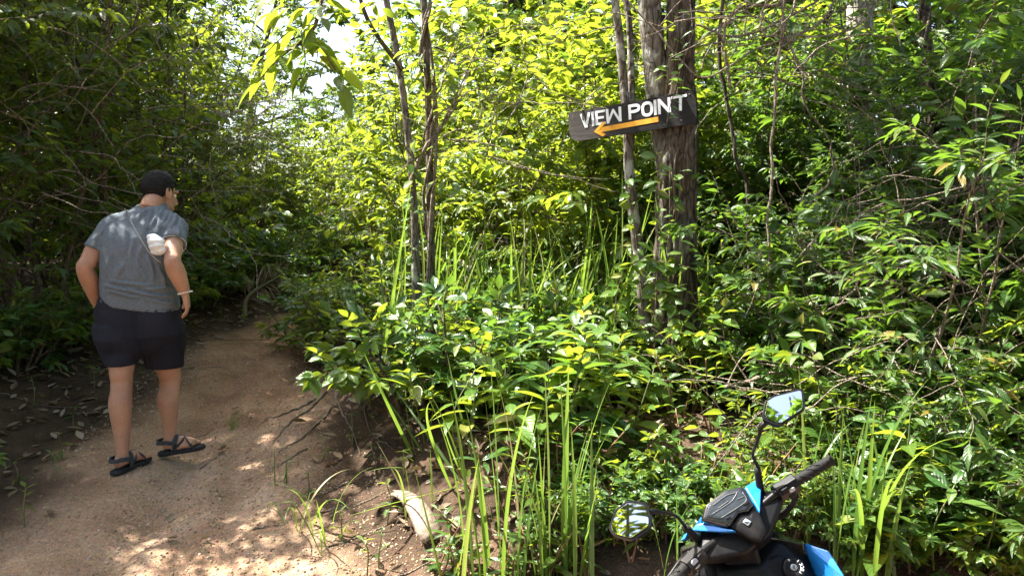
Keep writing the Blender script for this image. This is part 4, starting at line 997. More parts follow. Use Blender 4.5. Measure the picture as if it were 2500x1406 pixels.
# long grass
for k, (px, py, h, n_, sp_) in enumerate([(1185, 1440, 1.0, 8, .10), (1265, 1450, .95, 7, .10), (1375, 1440, .95, 9, .08), (1320, 1430, .8, 6, .16), (1440, 1440, .8, 5, .2), (1110, 1440, .7, 4, .25)]):
    x, y = on_ground(px, py)
    grass_clump(x, y, h, n_, 600 + k, 'tall upright grass clump growing among the low lance-leaved shrubs', 'upright grass clumps on the near bank', BL_STR, spread=sp_ * 1.2, width=1.6)
for k, (px, py, h, n_) in enumerate([(735, 1300, .45, 6), (795, 1330, .5, 6), (1000, 1260, .45, 5), (690, 1200, .3, 4)]):
    x, y = on_ground(px, py)
    grass_clump(x, y, h, n_, 620 + k, 'small arching grass tuft on the bare soil beside the path', 'arching grass tufts by the path', BL_ARC + BL_STR[:1], spread=.3, width=1.6)
for k, (px, py, h, n_) in enumerate([(1130, 1180, .75, 5), (1010, 1120, .7, 4), (870, 960, .6, 3)]):
    x, y = on_ground(px, py)
    grass_clump(x, y, h, n_, 640 + k, 'long grass blades arching over the eroded bank', 'long blades over the bank', BL_STR + BL_ARC[2:3], spread=.5, width=1.5, lean=(-.5, 0))
for k, (px, py, h, n_) in enumerate([(2075, 1400, .95, 8), (2110, 1420, .9, 6), (1965, 1330, .75, 6), (2160, 1430, .8, 4), (1650, 1420, .55, 5), (1720, 1350, .45, 4), (2330, 1200, 1.0, 3), (2020, 1400, .7, 5)]):
    x, y = on_ground(px, py)
    grass_clump(x, y, h, n_, 660 + k, 'tall grass clump growing right beside the blue scooter', 'grass clumps beside the scooter', BL_STR + BL_ARC[2:3], spread=.14, width=1.5)
for k in range(24):
    x = -0.85 + 2.1 * ((k * .618) % 1); y = 5.2 + 1.2 * ((k * .381) % 1)
    grass_clump(x, y, 1.4 * rng.uniform(.75, 1.1), 11, 700 + k, 'tall sunlit grass clump below the lime green bushes', 'sunlit grass below the bushes', BL_STR + BL_ARC[2:3], spread=.34, width=1.05, lean=(.16, 0), foot=.09)
x, y = on_ground(570, 1045)
grass_clump(x, y, .17, 26, 760, 'wispy tuft of thin grass growing on the dirt path', None, BL_STR, spread=.35, width=1.4, foot=.02, name='grass_tuft')

# knee-high filler shrubs over the bank, each its own plant
LS = []
for sd_, tpl, mt in ((81, LEAF_MB, L_NEAR), (82, LEAF_MN, L_MID), (83, LEAF_M, L_GLOSS)):
    g = grow_bush(sd_, .75, 1.2, 5, 5, .42)
    LS.append([('stem', g.wood('low_stem', B_TWIG, 5, rmin=.0015), None), ('crown', g.crown('low_crown', tpl, mt, 5, .085, droop=.1), 'stuff')])
q_ = np.random.default_rng(5); cnt = 0
while cnt < 160:
    x, y = q_.uniform(-1.7, 5.0), 3.25 + 5.2 * q_.random() ** 1.25
    r_ = float(sdist(np.array([x]), np.array([y]), EDGE_R)[0])
    if r_ < .35 or abs(x) > y * .75 or (x < 1.3 and 3.75 < y < 4.75) or (x < .45 and y < 3.8): continue
    far = y > 5.8
    lk_ = ('knee-high broad-leaved shrub ', 'knee-high narrow-leaved shrub ', 'knee-high dark glossy shrub ')[cnt % 3] + ('rooted among the tall sunlit grass' if far and x < 1.4 else 'under the tall bushes near the pale trunk' if far else 'on the bank behind the scooter' if x > 1.2 else 'on the bank below the slender trees')
    plant(LS[cnt % 3], 'low_shrub', lk_, 'shrub', lk_.replace('shrub', 'shrubs'), x, y, sc=q_.uniform(.7, 1.3) * (.55 if y < 3.9 else 1)); cnt += 1
for k in range(46):
    y = 4.2 + 9 * ((k * .618) % 1); x = -3.25 + .1 * max(0, y - 8.5) - .9 * ((k * .381) % 1)
    plant(LS[k % 3], 'low_shrub', 'knee-high leafy shrub in deep shade under the thicket saplings', 'shrub', 'low shrubs under the thicket', x, y, sc=q_.uniform(.6, 1.2))

# climbers with single leaves on the sign tree and slim tree
LM_VINE = [leaf_mesh('leaf_vine', LEAF_OVAL, L_NEAR)]
def climber(pts, r, n, size, seed, label, meshes, name='climbing_vine', spread=.5):
    q = np.random.default_rng(seed); P = spline(pxl(pts), 50)
    b = P[0].copy(); P = P - b
    e = empty(name, b, label, 'vine')
    obj('stem', MB().tube(P, r, 6).mesh('stem', B_TWIG), e)
    u = np.linspace(.04, .98, n) * 48.9; i = u.astype(int); pp = P[i] + (P[i + 1] - P[i]) * (u - i)[:, None]
    az = q.uniform(math.pi * .95, math.pi * 2.05, n)
    D = np.stack([np.cos(az), np.sin(az), q.normal(size=n) * .35 - .15], -1)
    leaf_set(e, meshes, pp, D, np.array([0, -.5, .8]) + q.normal(size=(n, 3)) * .35, size * q.uniform(.7, 1.2, n))
climber([(1560, 960, 5.0), (1572, 800, 5.05), (1560, 650, 5.1), (1545, 520, 5.1), (1530, 430, 5.15)], .004, 34, .10, 801, 'small-leaved vine climbing the slim lichen-spotted tree', LM_VINE)
climber([(1600, 960, 4.9), (1598, 800, 4.88), (1606, 640, 4.88), (1600, 500, 4.88), (1608, 430, 4.86), (1604, 370, 4.86)], .004, 40, .10, 802, 'small-leaved vine climbing the furrowed trunk below the sign', LM_VINE)
climber([(1480, 960, 4.9), (1500, 800, 4.9), (1510, 700, 4.9), (1550, 640, 4.9), (1620, 640, 4.85), (1690, 655, 4.85)], .004, 44, .105, 803, 'wandering vine with pale shining leaves crossing the slim tree', LM_VINE)
climber([(1690, 880, 4.7), (1660, 780, 4.75), (1630, 720, 4.8), (1590, 690, 4.85)], .0035, 26, .10, 804, 'short vine curling round the foot of the furrowed trunk', LM_VINE)
climber([(1700, 60, 4.75), (1668, 150, 4.7), (1650, 215, 4.68), (1636, 260, 4.66), (1626, 310, 4.66)], .003, 13, .085, 805, 'leafy vine strand dangling in front of the sign lettering', LM_LANG)
climber([(1985, 1190, 3.6), (1995, 1080, 3.65), (2000, 960, 3.7), (1985, 860, 3.75)], .003, 16, .085, 806, 'heart-leaved vine climbing behind the grass by the scooter mirror', LM_HEART)
climber([(1622, 900, 4.88), (1640, 760, 4.9), (1628, 620, 4.9), (1648, 500, 4.92), (1640, 420, 4.92)], .004, 30, .09, 807, 'leafy vine winding up the middle of the furrowed trunk', LM_VINE)
climber([(1010, 640, 5.45), (1000, 560, 5.5), (1012, 470, 5.52), (1000, 380, 5.52)], .003, 20, .10, 808, 'leafy vine climbing the slender grey tree', LM_VINE)
climber([(1628, 215, 5.02), (1632, 160, 4.98), (1640, 100, 4.97), (1652, 20, 4.97)], .003, 14, .09, 809, 'leafy vine climbing between the two stems above the sign', LM_VINE)
for k in range(30):
    x = .1 + 3.3 * ((k * .618) % 1); y = 3.02 + .35 * ((k * .381) % 1)
    plant(LS[k % 3], 'low_shrub', ('small broad-leaved', 'small narrow-leaved', 'small dark glossy')[k % 3] + ' shrub at the bank foot behind the front wheel', 'shrub', ('broad-leaved', 'narrow-leaved', 'glossy')[k % 3] + ' shrubs at the bank foot', x, y, sc=q_.uniform(.35, .55))
for k in range(26):
    y = 10 + 9 * ((k * .618) % 1); x = -4.2 - .15 * (y - 10) - 4.5 * ((k * .381) % 1)
    plant(LS[k % 3], 'low_shrub', ('broad-leaved', 'narrow-leaved', 'dark glossy')[k % 3] + ' waist-high shrub on the slope beyond the dead palm frond', 'shrub', ('broad-leaved', 'narrow-leaved', 'glossy')[k % 3] + ' shrubs beyond the frond', x, y, sc=q_.uniform(1.5, 2.2))
for k, (px, py) in enumerate([(760, 850), (800, 800), (780, 760), (740, 740), (820, 850), (770, 720), (850, 800), (720, 715)]):
    x, y = on_ground(px, py)
    plant(LS[(k + 1) % 3], 'low_shrub', 'leafy shrub spilling over the far bend of the path', 'shrub', 'shrubs over the path bend', x, y, sc=q_.uniform(.7, 1.0))
# ------------------------------------------------------------------ the walker
fx, fy = on_ground(302, 1165); D0 = fy - .03
MB0 = np.array([fx, fy, gz(fx, fy)])
def wp(px, py, dd=0.0): return np.array(at(px, py, D0 + dd)) - MB0
def ell(c, r, Rm=np.eye(3), nu=20, nv=12):
    th = np.linspace(0, np.pi, nv + 1)[1:-1]; ph = np.arange(nu) * 2 * np.pi / nu
    V = np.array([(math.sin(a) * math.cos(b), math.sin(a) * math.sin(b), math.cos(a)) for a in th for b in ph] + [(0, 0, 1), (0, 0, -1)])
    V = (V * np.array(r)) @ np.array(Rm).T + np.array(c); m_ = nv - 1; F = []; T_ = []
    for i in range(m_ - 1):
        for j in range(nu): F.append((i * nu + j, (i + 1) * nu + j, (i + 1) * nu + (j + 1) % nu, i * nu + (j + 1) % nu))
    for j in range(nu): T_.append((m_ * nu, j, (j + 1) % nu)); T_.append((m_ * nu + 1, (m_ - 1) * nu + (j + 1) % nu, (m_ - 1) * nu + j))
    return V, [np.array(F), np.array(T_)]
def rings(C, RX, RY, k=28, ax=None, power=2.4):
    """Closed loft of superellipse sections; ax: per-ring (x axis, y axis)."""
    V = []; n = len(C); a = np.arange(k) * 2 * np.pi / k
    ca = np.sign(np.cos(a)) * np.abs(np.cos(a)) ** (2 / power); sa = np.sign(np.sin(a)) * np.abs(np.sin(a)) ** (2 / power)
    for i in range(n):
        X, Y = ((np.array([1, 0, 0.0]), np.array([0, 1.0, 0])) if ax is None else ax[i])
        V.append(np.array(C[i]) + RX[i] * ca[:, None] * X + RY[i] * sa[:, None] * Y)
    V = np.concatenate(V + [np.array([C[0], C[-1]])])
    i = np.arange(n - 1)[:, None] * k; j = np.arange(k)[None]; j2 = (j + 1) % k
    Q = np.stack([i + j, i + j2, i + k + j2, i + k + j], -1).reshape(-1, 4); jj = np.arange(k); j2 = (jj + 1) % k
    return V, [Q, np.stack([np.full(k, n * k), j2, jj], -1), np.stack([np.full(k, n * k + 1), (n - 1) * k + jj, (n - 1) * k + j2], -1)]
def remesh(mb, name, mat, voxel, smooth=4, fac=.5):
    me = mb.mesh(name + '_src', mat); o = bpy.data.objects.new(name, me); COL.objects.link(o)
    md = o.modifiers.new('r', 'REMESH'); md.mode = 'VOXEL'; md.voxel_size = voxel
    ms = o.modifiers.new('s', 'SMOOTH'); ms.factor = fac; ms.iterations = smooth
    dg = bpy.context.evaluated_depsgraph_get(); dg.update()
    out = bpy.data.meshes.new_from_object(o.evaluated_get(dg)); out.name = name
    bpy.data.objects.remove(o); bpy.data.meshes.remove(me)
    out.materials.clear(); out.materials.append(mat)
    out.polygons.foreach_set('use_smooth', np.ones(len(out.polygons), bool))
    return out
def get_co(me):
    v = np.empty(len(me.vertices) * 3, np.float32); me.vertices.foreach_get('co', v); n = np.empty_like(v); me.vertex_normals.foreach_get('vector', n)
    return v.reshape(-1, 3).astype(float), n.reshape(-1, 3).astype(float)
def set_co(me, v): me.vertices.foreach_set('co', v.astype(np.float32).ravel()); me.update()

m, t, N, L = newmat('skin')
c = ramp(t, tex(t, 'Noise', 9.0, None, Detail=4.0).outputs[0], [(.3, (.36, .185, .115)), (.7, (.47, .265, .175))])
c = mixc(t, .25, c, ramp(t, tex(t, 'Noise', 120.0).outputs[0], [(.35, (.28, .14, .09)), (.65, (.5, .3, .2))]))
c = mixc(t, .55, c, ramp(t, tex(t, 'Noise', 3.2, None, Detail=3.0).outputs[0], [(.35, (.62, .56, .52)), (.62, (1.08, 1.05, 1.02))]), 'MULTIPLY')
p = finish(t, c, .5, bump(t, tex(t, 'Noise', 180.0).outputs[0], .12, .002), spec=.4); p.inputs['Subsurface Weight'].default_value = .12; p.inputs['Subsurface Radius'].default_value = (.02, .008, .004)
M_SKIN = m
m, t, N, L = newmat('heather_grey')
co = N('ShaderNodeTexCoord').outputs['Object']
st = tex(t, 'Noise', 1.0, mapping(t, (60, 60, 420), co), Detail=3.0, Roughness=.7).outputs[0]; f2 = tex(t, 'Noise', 700.0, co).outputs[0]
c = ramp(t, st, [(.32, (.072, .086, .10)), (.52, (.125, .145, .165)), (.72, (.185, .21, .235))])
finish(t, c, .9, bump(t, math_(t, 'ADD', st, f2), .35, .002), spec=.15); M_SHIRT = m
m, t, N, L = newmat('navy_cotton')
co = N('ShaderNodeTexCoord').outputs['Object']
c = ramp(t, tex(t, 'Noise', 6.0, co, Detail=5.0).outputs[0], [(.3, (.009, .0095, .016)), (.7, (.018, .019, .029))]); finish(t, c, .85, bump(t, tex(t, 'Noise', 500.0, co).outputs[0], .3, .0015), spec=.2); M_SHORTS = m
m, t, N, L = newmat('dark_hair'); co = N('ShaderNodeTexCoord').outputs['Object']
hn = tex(t, 'Noise', 1.0, mapping(t, (260, 260, 90), co), Detail=3.0).outputs[0]
finish(t, ramp(t, hn, [(.3, (.003, .0026, .0024)), (.7, (.012, .010, .009))]), .65, bump(t, hn, .9, .006), spec=.2); M_HAIR = m
m, t, N, L = newmat('sandal_rubber'); finish(t, ramp(t, tex(t, 'Noise', 90.0).outputs[0], [(.3, (.012, .012, .014)), (.7, (.028, .029, .032))]), .8, bump(t, tex(t, 'Noise', 300.0).outputs[0], .4, .003), spec=.3); M_RUB = m
m, t, N, L = newmat('sandal_web'); finish(t, ramp(t, tex(t, 'Noise', 160.0).outputs[0], [(.3, (.022, .024, .028)), (.7, (.07, .075, .082))]), .9, spec=.15); M_WEB = m

# --- landmarks (local metres, origin on the ground between the heels' line)
sh_l, el_l, wr_l = wp(276, 556, .20), wp(206, 652, .06), wp(236, 738, .17)
sh_r, el_r, wr_r = wp(424, 555, .24), wp(421, 640, .02), wp(452, 716, .09)
hip_l, kn_l, an_l = wp(298, 800, .16), wp(297, 930, .10), wp(298, 1112, .05)
hip_r, kn_r, an_r = wp(392, 800, .22), wp(415, 935, .34), wp(414, 1062, .33)
gl = -0.0; rfx, rfy = on_ground(418, 1103)
gr = gz(rfx, rfy) - MB0[2]
body = MB()
def limb(pts, rad, k=18, n=18): body.tube(spline(pts, n), spline(np.array(rad)[:, None], n)[:, 0], k)
# legs with calf and knee shape
def leg(hip, kn, an, back):
    calf = kn + (an - kn) * .32 + back * .018; low = kn + (an - kn) * .72
    limb([hip, hip + (kn - hip) * .5, kn + np.array([0, 0, .05]), kn, kn + (an - kn) * .15 + back * .006, calf, low, an, an - np.array([0, 0, .045])], [.092, .082, .066, .060, .060, .064, .045, .036, .040], n=30)
bk = np.array([0, -1.0, 0])
leg(hip_l, kn_l, an_l, bk); leg(hip_r, kn_r, an_r, bk + np.array([-.3, 0, 0]))
# trunk
body.add(*rings([wp(342, 850, .17), wp(342, 800, .17), wp(340, 740, .16), wp(336, 680, .16), wp(336, 620, .18), wp(342, 570, .20), wp(350, 540, .22), wp(362, 515, .26), wp(368, 502, .28)],
                [.10, .17, .18, .175, .165, .165, .14, .07, .05], [.09, .115, .115, .11, .11, .10, .08, .055, .05]))
# arms
limb([sh_l, sh_l + (el_l - sh_l) * .5 + np.array([-.012, 0, 0]), el_l + (sh_l - el_l) * .12, el_l, el_l + (wr_l - el_l) * .3, el_l + (wr_l - el_l) * .7, wr_l], [.062, .056, .047, .045, .050, .040, .030], n=26)
limb([sh_r, sh_r + (el_r - sh_r) * .5, el_r + (sh_r - el_r) * .12, el_r, el_r + (wr_r - el_r) * .3, el_r + (wr_r - el_r) * .7, wr_r], [.062, .055, .046, .046, .051, .041, .030], n=26)
# hands: palm, four unequal bent fingers and a thumb
def hand(w, d, side, inward, curl=.55):
    """w wrist, d pointing direction, side: across the knuckles toward the little finger, inward: palm normal."""
    d, side = nrm(d), nrm(side); inward = nrm(inward)
    body.add(*rings([w, w + d * .025, w + d * .055, w + d * .088], [.027, .034, .040, .040], [.021, .020, .018, .014], k=16, ax=[(side, inward)] * 4, power=2.6))
    for o_, ln, r_ in ((-.030, .070, .0092), (-.010, .080, .0096), (.011, .075, .0092), (.030, .058, .0082)):
        p0 = w + d * .080 + side * o_; dd = d.copy(); P = [p0]
        for s_, a in ((.46, curl * .55), (.30, curl * .95), (.24, curl * .8)):
            dd = nrm(dd * math.cos(a) + inward * math.sin(a)); P.append(P[-1] + dd * ln * s_)
        body.tube(spline(P, 12), np.linspace(r_, r_ * .8, 12), 10)
    p0 = w + d * .022 - side * .028; P = [p0, p0 + d * .028 - side * .020 + inward * .012, p0 + d * .055 - side * .018 + inward * .026, p0 + d * .075 - side * .008 + inward * .034]
    body.tube(spline(P, 12), np.linspace(.0135, .0095, 12), 10)
hand(wr_r, np.array([.08, .12, -1.0]), np.array([.25, -1.0, 0]), np.array([-1.0, -.25, -.05]))
hand(wr_l, np.array([.28, .25, -1.0]), np.array([-.2, -1.0, 0]), np.array([1.0, -.2, .2]), .35)
# feet
def foot(an, gzl, yaw, pitch):
    """returns a placing function from foot-local (x right, y forward, z up from the sole) to man-local."""
    c, s = math.cos(yaw), math.sin(yaw); heel = np.array([an[0], an[1], gzl + .024]) - np.array([-s, c, 0]) * .055
    def f(P):
        P = np.atleast_2d(np.asarray(P, float)); z = P[:, 2] + P[:, 1] * math.tan(pitch)
        return heel + np.stack([P[:, 0] * c - P[:, 1] * s, P[:, 0] * s + P[:, 1] * c, z], -1)
    return f
fL = foot(an_l, gl, R(-22), R(4)); fR = foot(an_r, gr, R(-68), R(5))
for f, sgn, an in ((fL, -1, an_l), (fR, 1, an_r)):
    body.tube(f(spline([(0, .012, .034), (0, .05, .045), (sgn * -.004, .11, .046), (sgn * -.004, .165, .033), (sgn * -.006, .205, .022)], 16)), spline(np.array([[.028], [.036], [.036], [.030], [.020]]), 16)[:, 0], 14)
    body.tube(f(spline([(sgn * .018, .06, .025), (sgn * .026, .12, .024), (sgn * .024, .18, .018)], 10)), [.024] * 5 + [.021] * 5, 12)
    body.tube(np.concatenate([[an], f([(0, .055, .062)]), f([(0, .05, .04)])]), [.037, .038, .034], 14)
    for k in range(5):
        x0 = sgn * (-.030 + k * .0165); y0 = .205 - k * .009 - (k > 2) * .006
        body.tube(f([(x0 * .9, y0 - .035, .018), (x0, y0 + .012, .015), (x0, y0 + .032 - k * .002, .009)]), [.0125 - k * .0008, .012 - k * .0012, .0085 - k * .0007], 10)
# head
hc = wp(392, 471, .36)
yaw, pit, rol = R(-27), R(-18), R(-4)
RH = np.array((Matrix.Rotation(yaw, 3, 'Z') @ Matrix.Rotation(pit, 3, 'X') @ Matrix.Rotation(rol, 3, 'Y')))
def hd(p): return hc + RH @ (np.array(p, float) * 1.06)
body.add(*ell(hd((0, -.012, .022)), (.074, .094, .092), RH)); body.add(*ell(hd((0, .034, -.040)), (.060, .062, .080), RH)); body.add(*ell(hd((0, .066, -.098)), (.030, .028, .026), RH))
body.add(*ell(hd((.034, .03, -.072)), (.026, .05, .03), RH)); body.add(*ell(hd((-.034, .03, -.072)), (.026, .05, .03), RH))
body.tube([hd((0, .088, .022)), hd((0, .104, -.008)), hd((0, .116, -.030)), hd((0, .096, -.040))], [.009, .011, .0155, .012], 10)
body.tube([hd((-.045, .076, .030)), hd((-.02, .092, .032)), hd((.02, .092, .032)), hd((.045, .076, .030))], .010, 8)
body.tube([hd((-.022, .090, -.066)), hd((0, .097, -.064)), hd((.022, .090, -.066))], .007, 8); body.tube([hd((-.019, .088, -.076)), hd((0, .095, -.077)), hd((.019, .088, -.076))], .0075, 8)
for s_ in (-1, 1):
    a = np.linspace(0, 2 * np.pi, 15)[:-1]
    E = [hd((s_ * (.077 + .010 * (1 - math.cos(q)) * .5 + .004), -.012 - .018 * math.sin(q) * 1.0, -.010 + .032 * math.cos(q) - .004)) for q in a]
    body.tube(np.array(E + E[:1]), .0062, 8, ); body.add(*ell(hd((s_ * .079, -.008, -.012)), (.008, .016, .026), RH)); body.add(*ell(hd((s_ * .082, -.002, -.040)), (.006, .008, .010), RH))
body.tube(spline([wp(366, 512, .26), wp(372, 497, .28), wp(380, 486, .315), hd((0, -.02, -.03))], 12), np.linspace(.062, .056, 12), 18)
person = empty('person', MB0, 'man in grey t-shirt and dark shorts walking away up the path, head turned aside', 'person')
obj('body', remesh(body, 'body', M_SKIN, .0062, 3), person)
# eyes
m, t, N, L = newmat('eye'); finish(t, (.6, .58, .55), .2); M_EYE = m
m, t, N, L = newmat('iris'); finish(t, (.02, .012, .008), .15); M_IRIS = m
for s_ in (-1, 1):
    mb = MB(); mb.add(*ell(hd((s_ * .031, .071, .004)), (.0115,) * 3, RH)); ey = obj('eye', mb.mesh('eye', M_EYE), person)
    mb = MB(); mb.add(*ell(hd((s_ * .031, .0795, .004)), (.0055, .005, .0055), RH)); obj('iris', mb.mesh('iris', M_IRIS), ey)
# hair cap: a shell over the skull down to a hairline
nu, nv = 96, 60; V = []; keep = []
for i in range(nv + 1):
    th = math.pi * (i / nv) * .86
    for j in range(nu):
        ph = 2 * math.pi * j / nu; d = np.array([math.sin(th) * math.sin(ph), math.sin(th) * math.cos(ph), math.cos(th)])   # ph=0 forward
        fwd = d[1]; line = .060 if fwd > .55 else (.060 - (.55 - fwd) / .35 * .075 if fwd > .2 else (-.015 if fwd > .0 else -.015 - min(1, (-.0 - fwd) / .4) * .080))
        if .16 < fwd < .34: line = min(line, -.022)                                      # sideburn
        rr_ = 1.0 + .045; p = np.array([0, -.012, .022]) + d * np.array([.0765, .0965, .0960]) * 1.0
        p = p + d * ((.009 if fwd < .3 else .0055) + .0035 * float(noise3(d[0] * 9, d[1] * 9, d[2] * 9, 3)) + .0025 * float(noise3(d[0] * 26, d[1] * 26, d[2] * 26, 5)))
        zz = p[2]; k = zz > line + .006 * float(noise3(ph * 6, 0.5, 0, 4))
        if p[2] < -.02: p[0] *= .93; p[1] = p[1] if p[1] > -.04 else p[1] * .97
        V.append(hd(p)); keep.append(k)
keep = np.array(keep); F = []
for i in range(nv):
    for j in range(nu):
        q = (i * nu + j, i * nu + (j + 1) % nu, (i + 1) * nu + (j + 1) % nu, (i + 1) * nu + j)
        if keep[list(q)].all(): F.append(q)
hm = make_mesh('hair', np.array(V), [np.array(F)], M_HAIR)
ho = obj('hair', hm, person); sm_ = ho.modifiers.new('thick', 'SOLIDIFY'); sm_.thickness = .011; sm_.offset = -1

# --- t-shirt
sb = MB()
rows_ = [(746, 343, 91, .138, .155), (715, 341, 90, .142, .155), (685, 339, 88, .146, .155), (645, 337, 87, .147, .165), (605, 337, 89, .146, .175), (570, 341, 90, .138, .19), (545, 348, 84, .120, .21), (527, 355, 66, .100, .235), (512, 363, 44, .080, .26), (500, 369, 33, .068, .275)]
C = [wp(r[1], r[0], r[4]) for r in rows_]; sc_ = np.linalg.norm(wp(450, 700, .16) - wp(350, 700, .16)) / 100
for i in (0, 1): pass
ax = []
for i, r in enumerate(rows_):
    tl = np.array([1, 0, -.13 * max(0, 1 - i / 2.2)]); ax.append((tl, np.array([0, 1.0, .10 + .02 * i])))
sb.add(*rings(C, [r[2] * sc_ for r in rows_], [r[3] for r in rows_], k=40, ax=ax, power=2.5))
def sleeve(sh, el, f, r0, r1, inn):
    e_ = sh + (el - sh) * f
    sb.tube(spline([inn, sh, sh + (e_ - sh) * .5, e_], 16), spline(np.array([[r0 * .85], [r0], [(r0 + r1) / 2], [r1]]), 16)[:, 0], 20)
sleeve(sh_l, el_l, .62, .074, .070, wp(322, 538, .22)); sleeve(sh_r, el_r, .48, .077, .074, wp(388, 538, .24))
shirt = remesh(sb, 't_shirt', M_SHIRT, .0065, 5)
v, nn = get_co(shirt)
pxs = 1250 + (v[:, 0] + MB0[0]) / (v[:, 1] + MB0[1]) * FPX
pys = 541 - (v[:, 2] + MB0[2] - 1.75) / (v[:, 1] + MB0[1]) * FPX * 1.0
disp = np.zeros(len(v))
folds = [((376, 502), (330, 545), 5, .006), ((384, 503), (345, 575), 5, .006), ((392, 505), (368, 560), 5, .007), ((402, 508), (385, 570), 5, .007), ((412, 511), (398, 560), 5, .007), ((424, 515), (405, 560), 5, .007), ((436, 520), (415, 560), 5, .006),
         ((325, 575), (318, 660), 6, .006), ((345, 600), (330, 690), 6, .006), ((360, 620), (372, 690), 6, .008), ((300, 640), (280, 690), 7, .006), ((275, 600), (262, 680), 6, .005), ((385, 650), (400, 705), 6, .007), ((340, 640), (352, 690), 5, .006), ((315, 560), (300, 620), 6, .005),
         ((250, 700), (330, 706), 4, .008), ((300, 712), (420, 722), 4, .009), ((262, 690), (380, 694), 4, .006), ((255, 712), (340, 724), 4, .008), ((350, 733), (430, 738), 4, .006), ((340, 702), (425, 706), 4, .007),
         ((262, 540), (248, 600), 5, .004), ((240, 580), (225, 605), 5, .004), ((255, 560), (232, 590), 5, .004), ((430, 550), (442, 590), 5, .004)]
for (x0, y0), (x1, y1), wd, am in folds:
    dx, dy = x1 - x0, y1 - y0; l2 = dx * dx + dy * dy; tt = ((pxs - x0) * dx + (pys - y0) * dy) / l2
    dist = ((pxs - x0) * dy - (pys - y0) * dx) / math.sqrt(l2) + 3 * np.sin(tt * 5 + x0)
    am *= 2.4
    disp += am * np.exp(-(dist / wd) ** 2) * np.clip(np.sin(np.clip(tt, 0, 1) * np.pi), 0, 1) ** .6 - .4 * am * np.exp(-((dist - wd * 1.6) / wd) ** 2) * np.clip(np.sin(np.clip(tt, 0, 1) * np.pi), 0, 1)
disp += .003 * fbm(v[:, 0] * 16, v[:, 1] * 16, v[:, 2] * 11, 8, 3)
set_co(shirt, v + nn * (disp * np.where(nn[:, 1] < .5, 1, .3))[:, None])
so = obj('t_shirt', shirt, person)
# --- shorts
hb = MB()
hb.add(*rings([wp(343, 868, .19), wp(342, 850, .18), wp(341, 815, .17), wp(340, 780, .165), wp(339, 745, .16), wp(338, 715, .16)], [.07, .15, 101 * sc_, 100 * sc_, 94 * sc_, 87 * sc_], [.08, .125, .150, .150, .142, .132], k=36, power=2.7))
def shleg(top, bot, r0, r1, sq):
    hb.add(*rings([top, top + (bot - top) * .35, top + (bot - top) * .7, bot], [r0, r0 * .98, (r0 + r1) / 2, r1], [r0 * sq, r0 * sq, r1 * sq * 1.05, r1 * sq], k=26, power=2.3))
shleg(wp(290, 790, .16), wp(297, 889, .12), 57 * sc_, 37 * sc_, 1.05); shleg(wp(393, 790, .21), wp(402, 897, .28), 55 * sc_, 43 * sc_, 1.0)
hb.add(*ell(wp(251, 765, .15), (.048, .065, .075)))
shorts = remesh(hb, 'shorts', M_SHORTS, .0068, 5)
v, nn = get_co(shorts)
d_ = .004 * fbm(v[:, 0] * 9, v[:, 1] * 9, v[:, 2] * 14, 18, 3)
sx0 = wp(346, 800, .1)[0]
d_ -= .010 * np.exp(-((v[:, 0] - sx0) / .012) ** 2) * (nn[:, 1] < -.2)
set_co(shorts, v + nn * d_[:, None])
sho = obj('shorts', shorts, person)
from mathutils.bvhtree import BVHTree
def onto(me, px, py, off):
    """Nearest point of a garment to the viewer along the sight line of a photo pixel."""
    bvh = BVHTree.FromPolygons([tuple(q.co) for q in me.vertices], [tuple(p.vertices) for p in me.polygons])
    o_ = Vector(tuple(np.array(CAM) - MB0)); d_ = (at(px, py, 1.0) - CAM).normalized(); h = bvh.ray_cast(o_, d_)
    if h[0] is None: h = (Vector(tuple(wp(px, py, .05))), Vector((0, -1, 0)))
    return np.array(h[0]) + np.array(h[1]) * off
bt = onto(shorts, 380, 760, .002)
obj('button', MB().tube([bt, bt + np.array([0, -.003, 0])], [.007, .006], 12).mesh('button', M_RUB), sho)
pk = np.array([onto(shorts, q, 757 - (q - 355) * .03, .0008) for q in range(352, 428, 6)])
obj('pocket_welt', MB().tube(pk, .0022, 5).mesh('pocket_welt', M_SHORTS), sho)
